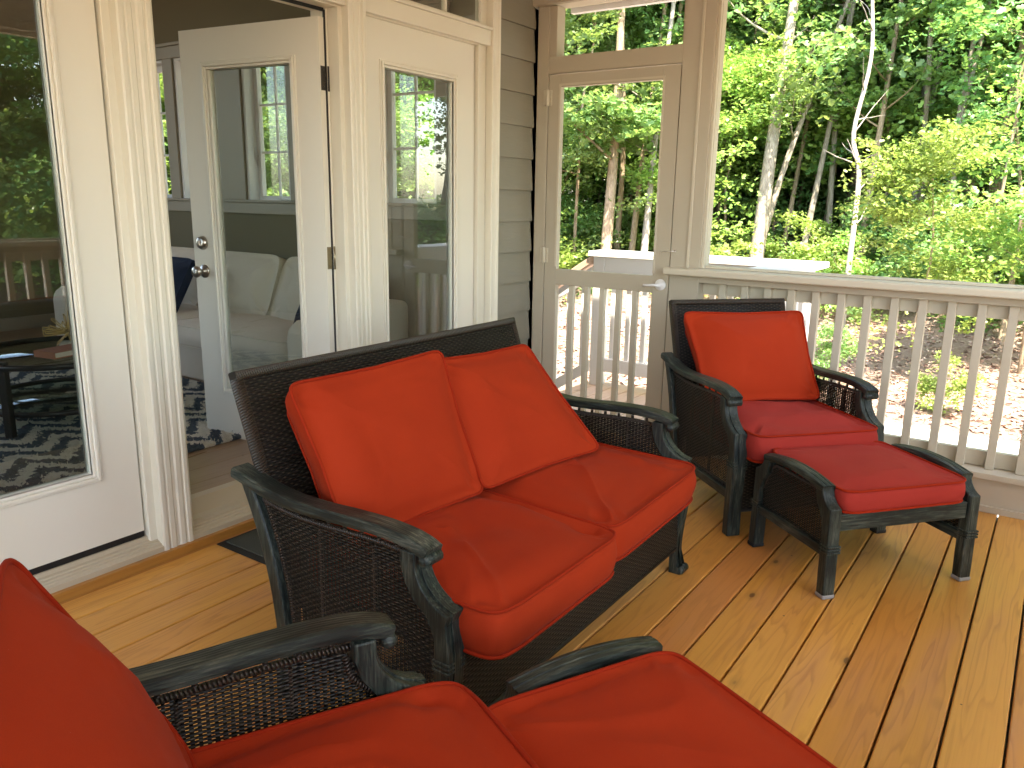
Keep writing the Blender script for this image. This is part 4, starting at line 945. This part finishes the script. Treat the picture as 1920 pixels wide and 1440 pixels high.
def trunk_mb(path, r0, r1, limbs, seed):
    """path: 3D polyline; limbs: (height fraction, azimuth, length, rise)"""
    rr = random.Random(seed); P = spline(path, 5); n = len(P); mb = MB()
    sc = [1 - (1 - r1 / r0) * (i / (n - 1)) + (.35 * (1 - i / (n * .08)) if i < n * .08 else 0) for i in range(n)]
    mb.tube(P, r0, 9, (1, 0, 0), scales=sc); ends = []
    for fr, az, ln, rise in limbs:
        i = min(n - 2, int(fr * n)); p = P[i]; rl_ = r0 * sc[i] * .42; q = [p]; d = Vector((math.cos(az), math.sin(az), rise))
        for k in range(5):
            d = (d + Vector((rr.uniform(-.25, .25), rr.uniform(-.25, .25), rr.uniform(-.1, .2)))).normalized(); q.append(q[-1] + d * ln / 5)
        mb.tube(q, max(rl_, .008), 5, (.3, .2, 1), scales=[1, .8, .62, .45, .3, .15]); ends += [q[3], q[4], q[5]]
        if ln > 1:
            for k in (2, 3, 4):
                e = q[k] + Vector((rr.uniform(-.6, .6), rr.uniform(-.6, .6), rr.uniform(-.1, .5))) * ln * .35
                mb.tube([q[k], (q[k] + e) / 2 + Vector((0, 0, .05)), e], max(rl_ * .35, .005), 4, (.3, .2, 1), scales=[1, .6, .2]); ends.append(e)
    return mb, ends
TREE_LIB = {}
def tree_variant(key, seed, Ht, r0, Rc, zc0, nl, ncl, per, leaf, mat, bark, rad=.62):
    rr = random.Random(seed); path = [(0, 0, -.3)]; x = y = 0
    for k in range(1, 6): x += rr.uniform(-.22, .22); y += rr.uniform(-.22, .22); path.append((x, y, Ht * k / 5))
    limbs = [(rr.uniform(zc0 / Ht, .95), rr.uniform(0, 6.28), rr.uniform(.6, 1.1) * Rc, rr.uniform(.1, .9)) for _ in range(nl)]
    mb, ends = trunk_mb(path, r0, r0 * .25, limbs, seed); cs = [(*e, rr.uniform(.7, 1.3)) for e in ends]
    while len(cs) < ncl:
        z_ = rr.uniform(zc0, Ht * 1.02); q = (z_ - zc0) / (Ht - zc0); rad_ = Rc * (.45 + .75 * math.sin(PI * min(1, q * .9 + .12))) * math.sqrt(rr.random()) ; a = rr.uniform(0, 6.28)
        i = min(4, int(z_ / Ht * 5)); bx, by = path[i][0], path[i][1]; cs.append((bx + rad_ * math.cos(a), by + rad_ * math.sin(a), z_, rr.uniform(.55, 1.35)))
    cm = leaf_mesh(key + '_leaves', cs, per, rad, .07, leaf, seed, M[mat]); tm = mb.mesh(key + '_trunk', M[bark])
    TREE_LIB[key] = (tm, cm)
tree_variant('tall_a', 1, 13, .13, 2.3, 2.2, 16, 210, 125, .094, 'leaf', 'bark_tan')
tree_variant('tall_b', 2, 15, .16, 2.6, 2.8, 18, 230, 125, .096, 'leaf', 'bark_dark')
tree_variant('tall_c', 3, 11, .09, 1.9, 1.6, 14, 170, 120, .092, 'leaf', 'bark_pale')
tree_variant('dark_a', 4, 14, .17, 2.7, 1.2, 16, 210, 70, .14, 'leaf_dark', 'bark_dark', .75)
tree_variant('sap_a', 5, 5.0, .035, 1.25, .7, 10, 80, 110, .080, 'leaf', 'bark_tan', .48)
tree_variant('sap_y', 6, 4.2, .03, 1.3, .6, 10, 75, 105, .082, 'leaf_yellow', 'bark_tan', .5)
tree_variant('bush_a', 7, 1.5, .02, .85, .2, 9, 34, 75, .08, 'leaf', 'bark_tan', .36)
tree_variant('bush_y', 8, 1.3, .018, .8, .15, 9, 30, 75, .08, 'leaf_yellow', 'bark_tan', .34)
tree_variant('thicket', 9, 4.2, .05, 2.2, .3, 10, 120, 70, .14, 'leaf_dark', 'bark_dark', .7)
def put(key, name, label, cat, x, y, rz, sc, group, z=None):
    tm, cm = TREE_LIB[key]; t = thing(name, label, cat, (x, y, gz(x, y) if z is None else z), rz, group); t.scale = (sc, sc, sc)
    for nm, me in (('trunk', tm), ('crown', cm)):
        o = bpy.data.objects.new(nm, me); C.objects.link(o); o.parent = t
    return t
rr = random.Random(42); placed = []
def ok(x, y, d):
    if any((x - a) ** 2 + (y - b) ** 2 < d * d for a, b in placed): return False
    placed.append((x, y)); return True
def sector(n, r0, r1, a0, a1, keys, name, label, cat, group, dmin, sc=(.85, 1.2)):
    k = tries = 0
    while k < n and tries < n * 60:
        tries += 1; r = rr.uniform(r0, r1); a = R(rr.uniform(a0, a1)); x, y = 1 + r * math.cos(a), 1.5 + r * math.sin(a)
        az = math.degrees(math.atan2(y, x)); dd = math.hypot(x, y)
        if 'bush' not in keys[0] and 'pole' not in keys[0] and dd < 16.9 and (4.5 < az < 20.3 or 24.5 < az < 28.8): continue
        if (x < 5.5 and y > -4) or not ok(x, y, dmin): continue
        put(rr.choice(keys), name, label, cat, x, y, rr.uniform(0, 6.28), rr.uniform(*sc), group); k += 1
WL = 'tall leafy woodland tree among many in the wood around the house'; WG = 'trees of the wood'
# named trunks taken from the photograph, each with its own real position
def special(label, path, r0, mat, seed, crown=None, ext=6.0, limbs=5, ll=1.1, name='tree', z_from=.45, group=None):
    P = [Vector(p) for p in path]; base = P[0].copy(); d = (P[-1] - P[-2]).normalized(); g0 = gz(base.x, base.y)
    d0 = (P[0] - P[1]).normalized(); k = (g0 - .2 - P[0].z) / d0.z if abs(d0.z) > .01 else 0
    P = [P[0] + d0 * max(k, 0)] + P + ([P[-1] + d * ext] if ext else [])
    org = Vector((P[0].x, P[0].y, g0)); rs = random.Random(seed)
    lim = [(rs.uniform(z_from, .96), rs.uniform(0, 6.28), ll * rs.uniform(.5, 1.2), rs.uniform(.1, .8)) for _ in range(limbs)]
    mb, ends = trunk_mb([p - org for p in P], r0, r0 * .42, lim, seed); t = thing(name, label, 'tree', tuple(org), 0, group)
    obj('trunk', mb, mat, t, recalc=True)
    if crown:
        cs = [(*e, rs.uniform(.7, 1.2)) for e in ends]; link('crown', leaf_mesh('crown', cs, crown, .55, .06, .13, seed, M['leaf']), t, recalc=False)
    placed.append((org.x, org.y))
    return t
special('thick pale-barked tree leaning right, the widest trunk right of the porch post', [(15.13, 4.83, .49), (15.73, 4.9, 2.76), (16.37, 4.93, 5.12)], .158, 'bark_pale', 50, 40, 7, 9, 2.0)
special('slim tree leaning right from the foot of the thick pale tree', [(15.76, 4.93, .77), (16.28, 4.77, 2.2), (17.19, 4.37, 4.45)], .078, 'bark_pale', 51, 40, 4, 6, 1.5)
special('thin tan tree right of the leaning slim one', [(17.59, 5.02, .83), (18.01, 5.0, 2.28), (18.51, 4.96, 3.96)], .065, 'bark_tan', 52, 40, 5, 6, 1.5)
special('thin sunlit pale tree before the dark gap in the wood', [(16.97, 4.38, 1.3), (17.34, 4.32, 2.66), (17.72, 4.29, 3.92)], .07, 'bark_pale', 53, 30, 4, 6, 1.2)
dead = special('bare dead tree with white crooked trunk and leafless twigs', [(12.85, 2.69, .45), (13.18, 2.76, 1.79), (13.25, 2.92, 2.42), (13.58, 2.86, 3.52), (13.8, 3.0, 4.6)], .047, 'bark_dead', 54, None, 2.0, 16, .75, z_from=.2)
special('slender tan tree just right of the bare dead one', [(16.38, 3.23, 1.01), (16.87, 3.25, 2.79), (17.36, 3.26, 4.57)], .075, 'bark_tan', 55, 40, 5, 7, 1.5)
special('brown-barked tree deeper in the wood right of the dead one', [(21.41, 3.04, .69), (21.92, 3.01, 2.44), (22.59, 3.17, 5.19)], .135, 'bark_tan', 56, 50, 7, 8, 2)
special('thin pale tree nearest the right edge of the photo', [(16.05, 1.77, .69), (16.55, 1.87, 2.72), (17.14, 1.77, 4.56)], .062, 'bark_pale', 57, 40, 5, 8, 1.4)
special('stout reddish tree seen through the middle of the screen door', [(13.54, 7.2, .64), (13.97, 7.35, 2.51), (14.43, 7.57, 4.68)], .125, 'bark_tan', 58, 60, 7, 9, 2.0)
special('brown tree seen through the screen door, left of the pale speckled one', [(14.82, 7.26, .92), (15.14, 7.32, 2.18), (15.53, 7.35, 3.65)], .075, 'bark_tan', 59, 50, 5, 7, 1.6)
special('pale speckled tree at the right side of the screen door view', [(14.30, 6.75, .93), (14.61, 6.83, 2.26), (14.96, 6.88, 3.58)], .08, 'bark_dead', 60, 50, 5, 7, 1.6)
special('dark thick tree deep in the wood behind the dead one', [(23.22, 6.02, 1.12), (24.08, 5.95, 4.01), (24.62, 6.0, 6.04)], .2, 'bark_dark', 61, 60, 8, 8, 2)
special('dark tree just behind the thick pale one', [(20.31, 6.72, 1.0), (20.97, 6.74, 3.75), (21.64, 6.85, 6.37)], .155, 'bark_dark', 62, 60, 8, 8, 2)
special('thin trunk low at the right edge behind the rail', [(15.15, 1.01, .07), (15.22, 1.04, .41), (15.31, 1.02, 1.2)], .05, 'bark_tan', 63, 30, 4, 5, 1.0)
special('short tan trunk behind the rail at the far right edge', [(14.17, .63, .1), (14.26, .63, .41), (14.37, .64, 1.4)], .055, 'bark_tan', 64, 30, 4, 5, 1.0)
# foliage the photograph shows in front: saplings and bushes at the wood's edge
tree_variant('pole', 12, 14, .075, 1.9, 6.0, 12, 120, 120, .094, 'leaf', 'bark_tan')
tree_variant('pole_pale', 13, 13, .06, 1.7, 5.0, 12, 110, 120, .092, 'leaf', 'bark_pale')
sector(20, 15.0, 21, -4, 34, ['pole', 'pole_pale'], 'tree', 'slender straight tree with a bare lower trunk at the front of the wood', 'tree', 'slender bare-stemmed trees', 1.0, (.85, 1.15))
EL = 'leafy sapling in the dense growth at the edge of the wood'; EG = 'saplings at the wood edge'
sector(34, 14.2, 17.5, -6, 66, ['sap_a', 'sap_a', 'sap_y'], 'sapling', EL, 'sapling', EG, 1.1, (.7, 1.25))
put('sap_y', 'sapling', 'yellow-green sapling spreading low at the right edge of the view over the rail', 'sapling', 11.6, 1.4, .5, .72, None)
put('sap_y', 'sapling', 'bright yellow-green sapling above the rail near the right edge', 'sapling', 12.6, .3, 2.2, .95, None)
put('bush_y', 'bush', 'small round bush on the mulch behind the right balusters', 'bush', 9.9, .95, 1.0, .42, None)
put('bush_a', 'bush', 'small upright bush on the mulch beside the armchair back', 'bush', 10.2, 2.35, 2.0, .5, None)
sector(46, 13.6, 16.5, -8, 58, ['bush_a', 'bush_y', 'bush_y'], 'bush', 'low leafy bush where the mulch meets the wood', 'bush', 'bushes along the wood edge', .8, (.6, 1.1))
sector(26, 16.8, 20.5, -4, 36, ['tall_c', 'tall_a'], 'tree', WL, 'tree', WG, 1.3, (.75, 1.1))
sector(30, 16.5, 19.5, -6, 70, ['sap_a', 'sap_a', 'sap_y'], 'sapling', EL, 'sapling', EG, 1.0, (1.1, 1.7))
sector(34, 17, 20.5, 4, 33, ['sap_a', 'tall_c'], 'sapling', EL, 'sapling', EG, .9, (.9, 1.7))
sector(24, 15.5, 22, -20, 75, ['tall_a', 'tall_b', 'tall_c', 'tall_c'], 'tree', WL, 'tree', WG, 1.9)
sector(34, 22, 32, -25, 72, ['dark_a', 'tall_b', 'dark_a'], 'tree', WL, 'tree', WG, 2.2, (.95, 1.35))
sector(26, 29, 40, -5, 60, ['thicket'], 'thicket', 'dark leafy thicket filling the shade between the trunks', 'bush', 'thickets deep in the wood', 2.0, (1.5, 2.1))
sector(10, 13, 18, -80, -48, ['thicket'], 'thicket', 'dark leafy thicket filling the shade between the trunks', 'bush', 'thickets deep in the wood', 1.6, (.5, .9))
sector(30, 30, 44, -25, 72, ['dark_a'], 'tree', WL, 'tree', WG, 2.4, (1.0, 1.4))
sector(34, 18.5, 28, -25, 72, ['thicket'], 'thicket', 'dark leafy thicket filling the shade between the trunks', 'bush', 'thickets deep in the wood', 2.0, (.8, 1.3))
sector(8, 11.5, 15, -76, -52, ['sap_y', 'sap_a'], 'sapling', EL, 'sapling', EG, 1.3, (1.2, 1.9))
sector(8, 14, 18, -78, -50, ['tall_a', 'tall_c', 'tall_c'], 'tree', WL, 'tree', WG, 1.8)
sector(15, 16.5, 22, -38,-18, ['tall_a', 'tall_b', 'tall_c'], 'tree', WL, 'tree', WG, 2.0)
sector(14, 17, 26, -80, -48, ['dark_a', 'tall_b'], 'tree', WL, 'tree', WG, 2.6, (.95, 1.3))
sector(8, 10.5, 13, -78, -55, ['sap_a', 'sap_y'], 'sapling', EL, 'sapling', EG, 1.2)
# undergrowth nobody could count
g = np.random.default_rng(5); cs = []
while len(cs) < 2000:
    r = 13.2 + g.random() ** 1.3 * 10; a = R(g.uniform(-80, 70)); x, y = 1 + r * math.cos(a), 1.5 + r * math.sin(a)
    if x < 6 and y > -4: continue
    if r < 14.4 and noise.noise(Vector((x * .7, y * .7, 5))) < .0: continue
    cs.append((x, y, gz(x, y) + g.uniform(.05, .55), g.uniform(.6, 1.3)))
o = link('undergrowth', leaf_mesh('undergrowth', cs, 34, .42, .08, .10, 9, M['leaf']), None, recalc=False); tag(o, 'green undergrowth covering the forest floor behind the mulch', 'undergrowth', kind='stuff')
# fallen leaves on the mulch
n = 15000; r = 8.2 + g.random(n) * 5.5; a = np.radians(g.uniform(-60, 62, n)); X = 1 + r * np.cos(a); Y = 1.5 + r * np.sin(a); keep = (X > 8.6) | (Y < -3.0) | ((Y > 3.3) & (X > 5.5)); X, Y = X[keep], Y[keep]
mb = MB(); rn = []
for x, y in zip(X, Y):
    z_ = gz(x, y) + .012; t_ = g.uniform(0, 6.28); L = g.uniform(.025, .06); c_, s_ = math.cos(t_) * L, math.sin(t_) * L; b = len(mb.v); q = g.uniform(-.02, .03, 4)
    mb.v += [Vector((x - c_, y - s_, z_ + q[0])), Vector((x + s_ * .5, y - c_ * .5, z_ + q[1])), Vector((x + c_, y + s_, z_ + q[2])), Vector((x - s_ * .5, y + c_ * .5, z_ + q[3]))]
    mb.quad([b, b + 1, b + 2, b + 3]); rn += [g.random()] * 4
mb.rnd = rn; o = obj('leaf_litter', mb, 'litter', None, recalc=False); tag(o, 'dry brown fallen leaves scattered over the mulch', 'leaf litter', kind='stuff')
